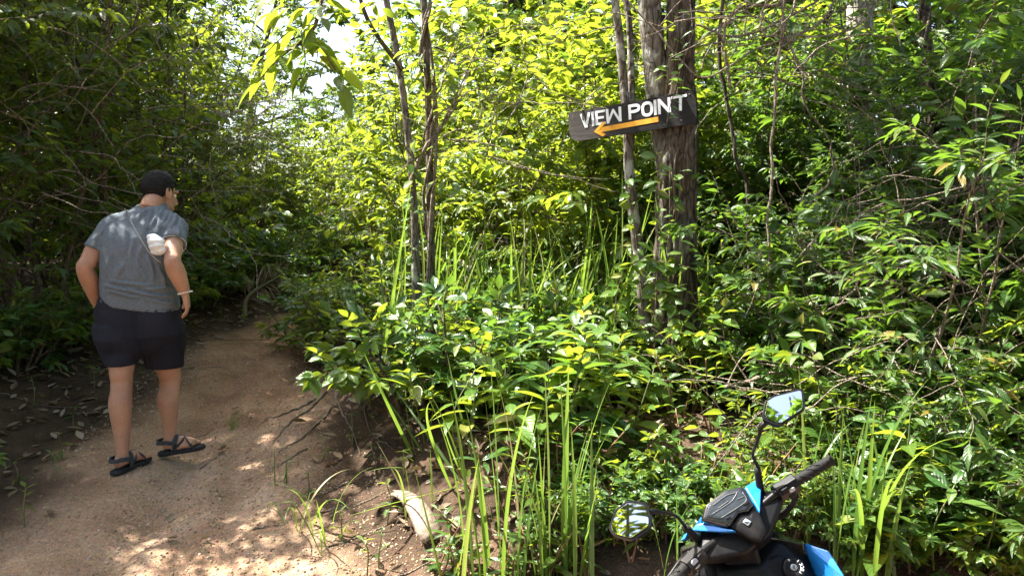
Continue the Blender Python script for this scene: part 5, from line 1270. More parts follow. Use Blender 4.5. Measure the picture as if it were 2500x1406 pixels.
# --- sandals
for f, sgn in ((fL, -1), (fR, 1)):
    e = empty('sandal', (0, 0, 0)); e.parent = person
    outl = spline([(0, -.018), (.030, -.008), (.036, .04), (.034, .09), (.044, .15), (.048, .20), (.036, .245), (.006, .262), (-.026, .245), (-.040, .20), (-.038, .14), (-.032, .08), (-.035, .03), (-.028, -.008), (0, -.018)], 44)[:-1]
    n = len(outl); Z = [(-.026, .94), (-.018, 1.0), (-.004, 1.0), (0.001, .95)]
    V = np.concatenate([f(np.c_[outl[:, 0] * k * -sgn * (-1), .12 + (outl[:, 1] - .12) * k, np.full(n, z)]) for z, k in Z] + [f([(0, .12, -.026)]), f([(0, .12, .001)])])
    i = np.arange(3)[:, None] * n; j = np.arange(n)[None]; j2 = (j + 1) % n
    Q = np.stack([i + j, i + j2, i + n + j2, i + n + j], -1).reshape(-1, 4); jj = np.arange(n); T1 = np.stack([np.full(n, 4 * n), (jj + 1) % n, jj], -1); T2 = np.stack([np.full(n, 4 * n + 1), 3 * n + jj, 3 * n + (jj + 1) % n], -1)
    obj('sole', make_mesh('sole', V, [Q, T1, T2], M_RUB), e)
    def strap(pts, wd=.0125, th=.0032, nm='strap'):
        P = f(spline(pts, 22)); T = nrm(np.gradient(P, axis=0)); cen = f([(0, .07, .04)])[0]
        out_ = P - cen; out_ -= T * np.sum(out_ * T, -1, keepdims=True); out_ = nrm(out_); sd_ = np.cross(T, out_)
        V = np.concatenate([np.stack([P[i] + sd_[i] * a * wd + out_[i] * b * th for a, b in ((-1, -1), (1, -1), (1, 1), (-1, 1))]) for i in range(22)])
        i = np.arange(21)[:, None] * 4; j = np.arange(4)[None]; Q = np.stack([i + j, i + (j + 1) % 4, i + 4 + (j + 1) % 4, i + 4 + j], -1).reshape(-1, 4)
        obj(nm, make_mesh(nm, V, [Q, np.array([(0, 1, 2, 3), (84, 87, 86, 85)])], M_WEB, smooth=False), e)
    strap([(-.046, .07, .050), (-.044, .03, .062), (-.030, -.008, .064), (0, -.019, .064), (.030, -.008, .064), (.044, .03, .062), (.046, .07, .050)])
    strap([(-.040, .085, .002), (-.047, .08, .03), (-.042, .085, .062), (-.015, .095, .086), (.015, .095, .086), (.042, .085, .062), (.047, .08, .03), (.040, .085, .002)])
    strap([(-.045, .175, .004), (-.046, .165, .028), (-.02, .15, .055), (.015, .14, .062), (.045, .11, .035), (.046, .08, .03)], .010)
    strap([(.046, .185, .004), (.046, .17, .03), (.015, .15, .058), (-.02, .14, .063), (-.046, .11, .035), (-.047, .08, .03)], .010)
    bx = f([(sgn * .048, .082, .034)])[0]; b2 = MB(); b2.add(*ell(bx, (.010, .012, .010))); obj('buckle', b2.mesh('buckle', M_RUB), e)
# --- cord across the back, bracelet
m, t, N, L = newmat('grey_cord'); finish(t, (.34, .33, .30), .8); M_CORD = m
P = np.array([onto(shirt, *q, .003) for q in [(306, 511), (312, 525), (322, 545), (334, 567), (348, 590), (363, 614), (378, 630), (392, 641)]])
obj('shoulder_cord', MB().tube(spline(P, 40), .0032, 6).mesh('shoulder_cord', M_CORD), person)
a = np.linspace(0, 2 * np.pi, 23)[:-1]; wc = wr_r + np.array([0, 0, .004]); m, t, N, L = newmat('bead'); finish(t, (.72, .68, .60), .4); M_BEAD = m
mb = MB()
for q in a: mb.add(*ell(wc + np.array([math.cos(q) * .037, math.sin(q) * .037, .008 * math.cos(q)]), (.0052,) * 3, nu=8, nv=6))
obj('bracelet', mb.mesh('bracelet', M_BEAD), person)
# --- face mask hooked over the elbow
m, t, N, L = newmat('mask_cloth'); co = N('ShaderNodeTexCoord').outputs['Object']
finish(t, ramp(t, tex(t, 'Noise', 30.0, co).outputs[0], [(.3, (.66, .66, .65)), (.7, (.78, .78, .77))]), .9, bump(t, tex(t, 'Noise', 600.0, co).outputs[0], .2, .001)); M_MASK = m
mc = wp(388, 597, .03); me_ = empty('face_mask', MB0 + mc, 'white folded cloth face mask hooked on the bent elbow', 'face mask')
NU, NV = 30, 24; V = []
for i in range(NV + 1):
    for j in range(NU + 1):
        u, v_ = j / NU * 2 - 1, i / NV * 2 - 1
        rr_ = (1 - .10 * u * u); x = -.052 * u * (1 - .38 * max(0, -u) ** 1.5) ; z = .058 * v_ * (1 - .50 * max(0, -u) ** 1.2) * math.sqrt(max(0.02, 1 - .35 * u ** 4 - .0 * v_)) + .012 * u
        y = -.045 * (1 - u * u * .8) * (1 - v_ * v_ * .75) + .008 * math.sin(v_ * 10 + u * 2) * (0.4 + max(0, -u))
        V.append((x, y, z))
V = np.array(V) @ np.array(Matrix.Rotation(R(-12), 3, 'Y')).T
Q = np.array([(i * (NU + 1) + j, i * (NU + 1) + j + 1, (i + 1) * (NU + 1) + j + 1, (i + 1) * (NU + 1) + j) for i in range(NV) for j in range(NU)])
mo = obj('cloth', make_mesh('cloth', V, [Q], M_MASK), me_); s2 = mo.modifiers.new('t', 'SOLIDIFY'); s2.thickness = .004
ea = el_r + (sh_r - el_r) * .42 - mc; axd = nrm(sh_r - el_r); e1 = nrm(np.cross(axd, [0, 1, .2])); e2 = np.cross(axd, e1)
for k, off in enumerate((-.02, .03)):
    q = np.linspace(0, 2 * np.pi, 40); rr_ = .060 + .02 * k
    obj('ear_loop', MB().tube(ea + axd * off + (e1[None] * np.cos(q)[:, None] + e2[None] * np.sin(q)[:, None]) * rr_ * (.9 + .12 * np.cos(q + .7))[:, None], .0018, 5).mesh('ear_loop', M_MASK), me_)
# --- small bottle in the back pocket
m, t, N, L = newmat('bottle_plastic')
pb = N('ShaderNodeBsdfPrincipled'); o_ = N('ShaderNodeOutputMaterial'); pb.inputs['Base Color'].default_value = (.30, .33, .36, 1); pb.inputs['Roughness'].default_value = .08; pb.inputs['Transmission Weight'].default_value = .7; pb.inputs['IOR'].default_value = 1.4
L(pb.outputs[0], o_.inputs[0]); M_BOT = m
bc = onto(shorts, 246, 738, -.028); be = empty('water_bottle', MB0 + bc, 'small clear bottle sticking out of the hip pocket of the shorts', 'bottle')
prof = [(-.09, .026), (-.01, .027), (.012, .027), (.026, .020), (.034, .013), (.040, .013)]
obj('flask', MB().tube(spline([(0, 0, z) for z, r in prof], 24), np.interp(np.linspace(0, 5, 24), range(6), [r for z, r in prof]), 18).mesh('flask', M_BOT), be)
obj('cap', MB().tube([(0, 0, .034), (0, 0, .050), (0, 0, .053)], [.015, .015, .012], 16).mesh('cap', M_RUB), be)
# ------------------------------------------------------------------ the scooter
QB = (0.3273457, -0.51486712, 0.12406767, 1.11465539, 2.5354241, -0.0288611)
MBAR = Matrix.Translation(QB[3:]) @ (Matrix.Rotation(QB[0], 4, 'Z') @ Matrix.Rotation(QB[1], 4, 'Y') @ Matrix.Rotation(QB[2], 4, 'X'))
def bl(*p): return np.array(MBAR @ Vector(p))                # handlebar-local point -> world
def bdir(*p): return np.array(MBAR.to_3x3() @ Vector(p))
bar_c = bl(0, 0, 1.0)
# frame of the body: heads further to the side than the turned handlebar, leans on its stand
MBODY = Matrix.Rotation(R(-14), 4, 'Z') @ Matrix.Rotation(R(-9), 4, 'Y')
off_ = Vector(bar_c) - MBODY @ Vector((0, -.02, .98)); MBODY = Matrix.Translation(off_) @ MBODY
S0 = np.array(MBODY @ Vector((0, -.45, 0)))
def bo(p): 
    P = np.atleast_2d(np.asarray(p, float)); return P @ np.array(MBODY.to_3x3()).T + np.array(MBODY.translation) - S0
def zm(zx, zy): return 1440 + zx / 2.892, 920 + zy / 2.892   # enlarged-photo pixel -> photo pixel
def unproj(px, py, P0, n):
    d = np.array(at(px, py, 1.0) - CAM); k = np.dot(P0 - np.array(CAM), n) / np.dot(d, n); return np.array(CAM) + d * k
scoot = empty('motor_scooter', S0, 'blue and black motor scooter with two mirrors parked by the bank', 'scooter')

def plain(name, col, rough, spec=.5, metal=0., coat=0., grain=0.0, dust=.10):
    m, t, N, L = newmat(name); nb = None
    if grain: nb = bump(t, tex(t, 'Noise', 420.0).outputs[0], grain, .001)
    nz = tex(t, 'Noise', 25.0, None, Detail=5.0).outputs[0]
    c = mixc(t, nz, tuple(q * .8 for q in col), tuple(min(1, q * 1.2) for q in col))
    du = tex(t, 'Noise', 5.0, None, Detail=8.0, Roughness=.75).outputs[0]
    c = mixc(t, math_(t, 'MULTIPLY', ramp(t, du, [(.48, (0, 0, 0)), (.72, (1, 1, 1))]), dust), c, (.20, .15, .10))
    finish(t, c, math_(t, 'ADD', rough - .06, math_(t, 'MULTIPLY', nz, .12)), nb, spec, metal, coat); return m
M_BLK = plain('black_plastic', (.0045, .0048, .006), .42, spec=.16, grain=.3); M_GLB = plain('gloss_black', (.008, .008, .010), .12, coat=.5)
M_BLUE = plain('blue_paint', (.015, .22, .68), .22, metal=.25, coat=1.0); M_RUBB = plain('grip_rubber', (.007, .007, .0075), .75, spec=.25)
M_STEEL = plain('steel', (.35, .35, .36), .3, metal=1.0); M_GREY = plain('grey_button', (.33, .34, .36), .5); M_SILV = plain('silver_badge', (.62, .63, .65), .25, metal=.9)
m, t, N, L = newmat('mirror_glass'); finish(t, (.92, .94, .95), .015, metal=1.0); M_MIR = m
m, t, N, L = newmat('lcd'); finish(t, ramp(t, tex(t, 'Noise', 40.0, None, Detail=4.0).outputs[0], [(.3, (.014, .017, .018)), (.7, (.026, .03, .031))]), .12, coat=.6); M_LCD = m
M_LCDT = plain('lcd_line', (.10, .115, .115), .35); M_SEAT = plain('seat_vinyl', (.016, .016, .017), .55, grain=.8)
M_LAMP = plain('lamp_lens', (.6, .6, .62), .1, coat=.5)

def slab(outline, n, th, mat, name, parent, dome=0.0, bev=.15, back=None, rings_=4, smooth=True):
    """Panel: closed world outline (k,3) in a plane of normal n; thickness th, rounded edge, domed front."""
    O = np.asarray(outline, float); c = O.mean(0); k = len(O); n = nrm(n)
    lay = [(1.0, -th), (1.0, -th * .25), (1 - bev * .35, -th * .05), (1 - bev, 0)] + [((1 - bev) * (1 - q / rings_), dome * (1 - (1 - q / rings_) ** 2)) for q in range(1, rings_)]
    V = [c + (O - c) * s_ + n * h for s_, h in lay]; V = np.concatenate(V + [[c - n * (back or th)], [c + n * dome]])
    L_ = len(lay); i = np.arange(L_ - 1)[:, None] * k; j = np.arange(k)[None]; j2 = (j + 1) % k
    Q = np.stack([i + j, i + j2, i + k + j2, i + k + j], -1).reshape(-1, 4); jj = np.arange(k); j2 = (jj + 1) % k
    T1 = np.stack([np.full(k, L_ * k), j2, jj], -1); T2 = np.stack([np.full(k, L_ * k + 1), (L_ - 1) * k + jj, (L_ - 1) * k + j2], -1)
    return obj(name, make_mesh(name, V - S0, [Q, T1, T2], mat, smooth=smooth), parent)
def dense(poly, per=6, rnd=.25):
    """Resample a closed polygon with softened corners."""
    P = np.asarray(poly, float); out = []
    for i in range(len(P)):
        a, b, c = P[i - 1], P[i], P[(i + 1) % len(P)]; p0 = b + (a - b) * rnd; p1 = b + (c - b) * rnd
        for u in np.linspace(0, 1, per): out.append((1 - u) ** 2 * p0 + 2 * u * (1 - u) * b + u * u * p1)
    return np.array(out)
def zpoly(pts, P0, n): return np.array([unproj(*zm(*q), P0, n) for q in pts])
def facets(name, P, F, mat, parent, bev=.004, smooth=False):
    """Faceted plastic shell from world points; edges softened with a bevel."""
    me = bpy.data.meshes.new(name); me.from_pydata([tuple(q) for q in np.asarray(P) - S0], [], F); me.materials.append(mat); me.update()
    o = obj(name, me, parent)
    if bev: b = o.modifiers.new('b', 'BEVEL'); b.width = bev; b.segments = 2; b.limit_method = 'ANGLE'; b.angle_limit = R(20)
    return o
def hull(name, P, mat, parent, bev=.004):
    import bmesh
    bm = bmesh.new(); [bm.verts.new(tuple(q)) for q in np.asarray(P) - S0]; r = bmesh.ops.convex_hull(bm, input=bm.verts)
    bmesh.ops.delete(bm, geom=[g for g in set(r['geom_interior'] + r['geom_unused']) if isinstance(g, bmesh.types.BMVert)], context='VERTS')
    bmesh.ops.dissolve_limit(bm, angle_limit=R(4), verts=bm.verts, edges=bm.edges)
    me = bpy.data.meshes.new(name); bm.to_mesh(me); bm.free(); me.materials.append(mat)
    o = obj(name, me, parent)
    if bev: b = o.modifiers.new('b', 'BEVEL'); b.width = bev; b.segments = 3; b.limit_method = 'ANGLE'; b.angle_limit = R(12)
    return o
def wtube(P, r, k, mat, name, parent, n=None):
    P = spline(np.asarray(P), n) if n else np.asarray(P); rr = spline(np.array(r)[:, None], len(P))[:, 0] if hasattr(r, '__len__') else r
    return obj(name, MB().tube(P - S0, rr, k).mesh(name, mat), parent)

nD = nrm(bdir(0, -.50, .86)); pD = bl(0, .03, 1.075)
# instrument cluster
inst = empty('instrument_panel', (0, 0, 0)); inst.parent = scoot
DO = [(790, 1008), (815, 900), (950, 800), (1075, 768), (1105, 795), (1158, 895), (1120, 945), (1052, 955), (985, 1052)]
slab(dense(zpoly(DO, pD, nD), 5, .16), nD, .035, M_GLB, 'bezel', inst, bev=.07)
DI = [(820, 982), (842, 905), (960, 818), (1062, 795), (1120, 868), (1045, 930), (925, 1000)]
slab(dense(zpoly(DI, pD + nD * .002, nD), 5, .14), nD, .004, M_LCD, 'display', inst, bev=.03)
pl = pD + nD * .0035
for q in ([(855, 972), (985, 888), (1020, 850), (1042, 806)], [(925, 994), (1040, 922), (1105, 868), (1078, 812)], [(868, 905), (960, 838), (1030, 815)], [(905, 925), (980, 872)], [(1040, 862), (1085, 842)]):
    wtube(zpoly(q, pl, nD), .0011, 5, M_LCDT, 'display_line', inst, n=16)
for q in ([(955, 985), (990, 975), (1000, 990), (962, 1005)], [(1085, 890), (1120, 868), (1128, 882), (1092, 905)]):
    slab(dense(zpoly(q, pD + nD * .004, nD), 4, .25), nD, .006, M_BLK, 'button', inst)
# rider-side cover below the cluster, with emblem
cov = zpoly([(985, 1052), (1052, 955), (1120, 945), (1158, 895), (1205, 965), (1250, 1078), (1205, 1155), (1145, 1142)], pD - nD * .012, nD)
slab(dense(cov, 4, .12), nD, .05, M_BLK, 'rider_cover', scoot, bev=.10, dome=.004)
em = zpoly([(1078, 1022), (1102, 996), (1142, 1018), (1118, 1050)], pD - nD * .004, nD)
bd = slab(dense(em, 4, .12), nD, .004, M_SILV, 'emblem', scoot, bev=.06)
e0, e1_, e2_ = em[0], nrm(em[3] - em[0]), nrm(em[1] - em[0]); ew = np.linalg.norm(em[3] - em[0]); eh = np.linalg.norm(em[1] - em[0])
mb = MB()
for s_ in (0.22, .36, .50, .64):          # wing feathers of the emblem
    a = e0 + e1_ * ew * s_ + e2_ * eh * .2; b = e0 + e1_ * ew * (.75 - .12 * s_) + e2_ * eh * (.35 + .75 * s_)
    mb.tube(np.array([a, (a + b) / 2 + e2_ * eh * .06, b]) - S0 + nD * .0012, .0009, 4)
obj('emblem_wing', mb.mesh('emblem_wing', M_BLK), bd)
# blue shoulders
slab(dense(zpoly([(1092, 770), (1198, 714), (1211, 790), (1203, 958), (1160, 880)], pD - nD * .004, nrm(bdir(.35, -.35, .86))), 4, .14), nrm(bdir(.35, -.35, .86)), .03, M_BLUE, 'blue_cowl', scoot, bev=.10)
slab(dense(zpoly([(708, 1082), (748, 1036), (802, 1028), (1032, 1084), (940, 1092)], pD - nD * .004, nrm(bdir(-.35, -.35, .86))), 4, .14), nrm(bdir(-.35, -.35, .86)), .03, M_BLUE, 'blue_cowl', scoot, bev=.10)
slab(dense(zpoly([(640, 1155), (668, 1105), (690, 1098), (672, 1140)], bl(-.16, .06, 1.02), nrm(bdir(-.5, -.2, .8))), 4, .15), nrm(bdir(-.5, -.2, .8)), .02, M_BLUE, 'blue_cowl', scoot)
# housing of the bars: forward nose with headlamp, arms
hull('bar_housing', [bl(*q) for q in [(-.09, .03, 1.0), (.09, .03, 1.0), (-.19, -.012, .995), (.19, -.012, .995), (-.19, .015, .965), (.19, .015, .965), (-.05, .11, 1.0), (.05, .11, 1.0), (-.05, .17, .93), (.05, .17, .93), (-.06, .13, .86), (.06, .13, .86), (-.045, -.075, .955), (.045, -.075, .955), (-.05, -.05, .90), (.05, -.05, .90), (-.17, -.02, .97), (.17, -.02, .97)]], M_BLK, scoot, .008)
hull('headlamp', [bl(*q) for q in [(-.045, .15, .95), (.045, .15, .95), (-.06, .165, .89), (.06, .165, .89), (-.035, .19, .88), (.035, .19, .88), (-.03, .18, .93), (.03, .18, .93)]], M_LAMP, scoot, .006)
for s_ in (-1, 1):
    hull('blue_cowl', [bl(s_ * x, y, z) for x, y, z in [(.06, .10, 1.01), (.10, .05, 1.01), (.14, .03, .985), (.07, .16, .94), (.08, .15, .90), (.10, .09, .93)]], M_BLUE, scoot, .005)
    # bars, grips
    g0, g1, g2 = bl(s_ * .15, -.01, 1.0), bl(s_ * .22, -.025, 1.005), bl(s_ * .345, -.06, 1.02)
    wtube([bl(s_ * .06, .0, .985), g0, g1, g2 + (g2 - g1) * .04], .0115, 12, M_BLK, 'handlebar_tube', scoot, n=16)
    u = np.linspace(0, 1, 34); P = g1 + (g2 - g1) * u[:, None]; rr = .0165 + .0012 * np.sin(u * 60) * ((u > .1) & (u < .9)) + .004 * ((u < .06) | (u > .95))
    gp = wtube(P, rr, 18, M_RUBB, 'grip', scoot)
    ax_ = nrm(g2 - g1); ex = nrm(np.cross(ax_, [0, 0, 1.0])); ey = np.cross(ax_, ex)
    for k in range(6):
        th = np.linspace(-.9, 1.3, 14) + k * 1.05; uu = np.linspace(.15, .6, 14) + .02 * k
        wtube(g1 + (g2 - g1) * uu[:, None] + (ex[None] * np.cos(th)[:, None] + ey[None] * np.sin(th)[:, None]) * .0178, .0011, 5, M_RUBB, 'grip_rib', gp)
    # switch box
    sx_ = nrm(g1 - g0); bx_ = bdir(0, 1, 0); up3 = nrm(np.cross(sx_, bx_)) * (1 if s_ > 0 else -1)
    if up3[2] < 0: up3 = -up3
    fw3 = nrm(np.cross(up3, sx_)); cS = (g0 + g1) / 2 + sx_ * .004
    sw = empty('switch_box', (0, 0, 0)); sw.parent = scoot
    hull('switch_case', [cS + sx_ * a + up3 * b + fw3 * c for a, b, c in [(x * .036, y, z) for x in (-1, 1) for y, z in ((.024, -.014), (.024, .014), (.010, .028), (-.020, .026), (-.030, .008), (-.030, -.016), (.004, -.026), (.004, .030))]], M_BLK, sw, .006)
    if fw3 @ bdir(0, 1, 0) > 0: rd = -fw3
    else: rd = fw3
    def key(a, b, w_, h_, mat, nm='switch', out_=.027):
        c = cS + sx_ * a + up3 * b + rd * out_; nn_ = nrm(rd + up3 * .35)
        O = [c + sx_ * (w_ * x) + nrm(np.cross(nn_, sx_)) * (h_ * y) for x, y in ((-1, -1), (1, -1), (1, 1), (-1, 1))]
        return slab(dense(O, 4, .3), nn_, .010, mat, nm, sw, bev=.2)
    if s_ > 0: key(-.012, .018, .014, .006, M_BLK); k1 = key(.006, .004, .010, .006, M_GREY); key(.002, -.020, .012, .008, M_BLK, out_=.022)
    else: key(.012, .010, .012, .014, M_GREY, 'horn_button'); key(-.012, .016, .010, .008, M_BLK); key(.0, -.018, .018, .006, M_BLK, out_=.022); key(-.008, -.006, .003, .003, M_GREY); key(.016, -.012, .003, .003, M_GREY)
    # brake lever and reservoir
    lv = [bl(s_ * .17, .03, .985), bl(s_ * .20, .05, .965), bl(s_ * .27, .035, .955), bl(s_ * .345, .0, .965)]
    wtube(lv, [.009, .008, .0065, .008], 8, M_BLK, 'brake_lever', scoot, n=20)
    # mirror: stalk and head
    far = dict(R=[(1225, 262), (1243, 168), (1300, 132), (1492, 84), (1506, 96), (1518, 212), (1496, 238), (1345, 336), (1320, 336), (1235, 300)], L=[(140, 1050), (186, 935), (270, 872), (395, 888), (428, 985), (430, 1050), (300, 1142), (265, 1142), (168, 1112), (145, 1080)])['R' if s_ > 0 else 'L']
    pm = bl(s_ * .29, .02, 1.24)
    vdir = nrm(pm - np.array(CAM)); rdir = nrm(np.array((.02, -.50, .86)) if s_ > 0 else np.array((-.30, -.60, .74))); nm_ = nrm(rdir - vdir)
    O = dense(zpoly(far, pm, nm_), 5, .22); cc = O.mean(0)
    mr = empty('mirror', (0, 0, 0)); mr.parent = scoot
    back = slab(cc + (O - cc) * 1.05 - nm_ * .001, nm_, .016, M_BLK, 'mirror_shell', mr, bev=.03, back=.038, smooth=False)
    slab(cc + (O - cc) * .91 + nm_ * .0012, nm_, .0016, M_MIR, 'mirror_glass', mr, bev=.004, smooth=False)
    if s_ > 0: st = [zm(1195, 660), zm(1165, 590), zm(1150, 540), zm(1172, 480), zm(1200, 400), zm(1222, 340)]; dl = [bl(.13, .035, 1.03), bl(.14, .03, 1.06), bl(.15, .03, 1.09), bl(.18, .03, 1.12), bl(.22, .025, 1.16), bl(.25, .02, 1.2)]
    else: st = [zm(690, 1075), zm(650, 1025), zm(615, 985), zm(560, 962), zm(500, 955), zm(430, 952)]; dl = [bl(-.13, .035, 1.03), bl(-.15, .035, 1.06), bl(-.17, .03, 1.09), bl(-.20, .03, 1.13), bl(-.23, .025, 1.17), bl(-.26, .02, 1.21)]
    P = np.array([at(*q, np.array(d)[1]) for q, d in zip(st, dl)]); foot_ = bl(s_ * .128, .035, 1.0)
    wtube(np.concatenate([[foot_], P, [cc - nm_ * .018]]), [.009, .006, .0052, .005, .005, .006, .009, .010], 10, M_BLK, 'mirror_stalk', mr, n=40)
    wtube([foot_, foot_ + (P[0] - foot_) * .9 + (P[1] - P[0]) * .5], [.0125, .010], 12, M_RUBB, 'stalk_boot', mr, n=6)
# cables looping from the right switch box
for k in range(3):
    wtube([bl(.19, .01, .975 - .008 * k), bl(.205 + .01 * k, -.0, .93), bl(.17, .03, .885 - .01 * k), bl(.09, .07, .87)], .0042, 7, M_RUBB, 'cable', scoot, n=24)
    wtube([bl(-.19, .01, .975 - .008 * k), bl(-.205 - .01 * k, .02, .93), bl(-.15, .06, .88), bl(-.06, .09, .86)], .0042, 7, M_RUBB, 'cable', scoot, n=24)

# --- body, in its own frame
def bh(name, pts, mat, bev=.008, parent=None): return hull(name, bo(pts) + S0, mat, parent or scoot, bev)
def mir(pts): return [(-x, y, z) for x, y, z in pts] + list(pts)
bh('steering_column', mir([(.045, .03, .93), (.045, -.05, .93), (.06, .06, .80), (.06, -.03, .80)]), M_BLK, .01)
bh('leg_shield', mir([(.12, .10, .90), (.20, .08, .82), (.25, .02, .66), (.22, .03, .45), (.16, .05, .30), (.12, .03, .88), (.19, .01, .80), (.235, -.04, .66), (.20, -.03, .45), (.14, -.02, .30), (.05, -.06, .84), (.06, -.10, .70), (.06, -.08, .40)]), M_BLK, .012)
bh('front_apron', mir([(.09, .13, .90), (.20, .12, .80), (.245, .07, .66), (.20, .10, .48), (.05, .22, .86), (.07, .25, .74), (.06, .22, .56), (.04, .16, .42)]), M_BLUE, .01)
# side wings of the leg shield: gloss black inner edge and blue outer flank (the flank by the bank shows)
for s_ in (-1, 1):
    bh('blue_flank', [(s_ * x, y, z - (.07 if s_ < 0 else 0)) for x, y, z in [(.185, .06, .872), (.255, .02, .858), (.285, -.04, .80), (.295, -.07, .70), (.27, -.04, .56), (.20, .09, .82), (.262, .045, .80), (.265, .02, .68), (.245, .03, .55)]], M_BLUE, .006)
    bh('gloss_trim', [(s_ * x, y, z) for x, y, z in [(.075, .035, .905), (.19, .045, .868), (.19, .075, .868), (.08, .085, .905), (.08, .05, .86), (.19, .06, .83)]], M_GLB, .005)
# inner panel with ignition lock
bh('inner_panel', mir([(.11, -.02, .86), (.17, -.04, .76), (.17, -.05, .60), (.12, .03, .86), (.16, .02, .70), (.08, -.07, .80), (.09, -.11, .68), (.09, -.10, .55)]), M_BLK, .012)
kc = unproj(1938, 1384, bo([(.085, -.095, .775)])[0] + S0, nrm(np.array(MBODY.to_3x3() @ Vector((.15, -.75, .6))))); kn = nrm(np.array(MBODY.to_3x3() @ Vector((.15, -.70, .66))))
lk = empty('ignition_lock', (0, 0, 0)); lk.parent = scoot
xa = nrm(np.cross(np.array([0, 0, 1.0]), -kn)); ya = np.cross(kn, xa); ya = ya if ya[2] > 0 else -ya
def ring_pts(r, n=30, c=None): return np.array([(kc if c is None else c) + xa * math.cos(q) * r + ya * math.sin(q) * r for q in np.arange(n) * 2 * np.pi / n])
slab(ring_pts(.034), kn, .05, M_BLK, 'lock_plate', lk, bev=.12); slab(ring_pts(.0105) + kn * .003, kn, .01, M_STEEL, 'key_slot', lk, bev=.15)
slab(np.array([kc + kn * .006 + xa * a + ya * b for a, b in ((-.0015, -.006), (.0015, -.006), (.0015, .006), (-.0015, .006))]), kn, .002, M_GLB, 'key_gap', lk)
seg = {'L': [((0, 1), (0, 0)), ((0, 0), (.6, 0))], 'O': [((0, 0), (.6, 0)), ((.6, 0), (.6, 1)), ((.6, 1), (0, 1)), ((0, 1), (0, 0))], 'C': [((.6, 1), (0, 1)), ((0, 1), (0, 0)), ((0, 0), (.6, 0))], 'K': [((0, 1), (0, 0)), ((.6, 1), (0, .5)), ((0, .5), (.6, 0))], 'I': [((.3, 1), (.3, 0))], 'o': [((.1, .2), (.5, .2)), ((.5, .2), (.5, .8)), ((.5, .8), (.1, .8)), ((.1, .8), (.1, .2))]}
for k, (ch, ang) in enumerate([('L', 215), ('O', 195), ('C', 175), ('K', 155), ('I', 125), ('o', 60)]):
    a_ = R(ang); c0 = kc + (xa * math.cos(a_) + ya * math.sin(a_)) * .024; mb = MB(); rx = xa * math.sin(a_) - ya * math.cos(a_); ry = xa * math.cos(a_) + ya * math.sin(a_)
    for (p, q) in seg[ch]:
        A_ = c0 + (rx * (p[0] - .3) + ry * (p[1] - .5)) * .0085 + kn * .0012; B_ = c0 + (rx * (q[0] - .3) + ry * (q[1] - .5)) * .0085 + kn * .0012
        mb.tube(np.array([A_, B_]) - S0, .0007, 4)
    obj('marking', mb.mesh('marking', M_WHITE), lk)
# floor, seat, tail, wheels
bh('floor_board', mir([(.15, -.02, .32), (.15, -.42, .30), (.13, -.02, .25), (.13, -.42, .23), (.16, -.20, .31)]), M_BLK, .01)
bh('under_seat_body', mir([(.13, -.40, .62), (.14, -.60, .70), (.13, -1.05, .76), (.06, -1.28, .80), (.12, -.42, .34), (.15, -.70, .42), (.10, -1.05, .60), (.05, -1.22, .70)]), M_BLUE, .015)
bh('seat', mir([(.07, -.38, .70), (.12, -.55, .745), (.13, -.80, .77), (.11, -1.10, .84), (.08, -1.20, .85), (.11, -.42, .66), (.145, -.62, .69), (.145, -.85, .72), (.11, -1.18, .79)]), M_SEAT, .02)
def wheel(cy_, cz, r, wdt, nm):
    e = empty(nm, (0, 0, 0)); e.parent = scoot; a = np.linspace(0, 2 * np.pi, 41)
    P = np.stack([0 * a, cy_ + np.cos(a) * r, cz + np.sin(a) * r], -1); obj('tyre', MB().tube(bo(P), wdt, 14, cap=False).mesh('tyre', M_RUBB), e)
    P = np.stack([0 * a, cy_ + np.cos(a) * (r - wdt * .9), cz + np.sin(a) * (r - wdt * .9)], -1); obj('rim', MB().tube(bo(P), wdt * .35, 10, cap=False).mesh('rim', M_BLK), e)
    mb = MB()
    for k in range(5):
        q = k * 1.2566; mb.tube(bo([(0, cy_, cz), (0, cy_ + math.cos(q) * (r - wdt), cz + math.sin(q) * (r - wdt))]), [.02, .012], 8)
    obj('spoke', mb.mesh('spoke', M_BLK), e); obj('hub', MB().tube(bo([(-.05, cy_, cz), (.05, cy_, cz)]), .04, 16).mesh('hub', M_STEEL), e)
wheel(.30, .25, .205, .045, 'front_wheel'); wheel(-.98, .25, .20, .050, 'rear_wheel')
a = np.linspace(R(15), R(165), 16); P = np.stack([0 * a, .30 + np.cos(a) * .275, .25 + np.sin(a) * .275], -1)
obj('front_fender', MB().tube(bo(P), .055 + .01 * np.sin(np.linspace(0, np.pi, 16)), 12).mesh('front_fender', M_BLUE), scoot)
for s_ in (-1, 1): obj('fork_leg', MB().tube(bo([(s_ * .07, .30, .25), (s_ * .06, .17, .62)]), .018, 10).mesh('fork_leg', M_STEEL), scoot)
obj('side_stand', MB().tube(bo([(-.10, -.30, .24), (-.24, -.34, .045)]), .010, 8).mesh('side_stand', M_BLK), scoot)
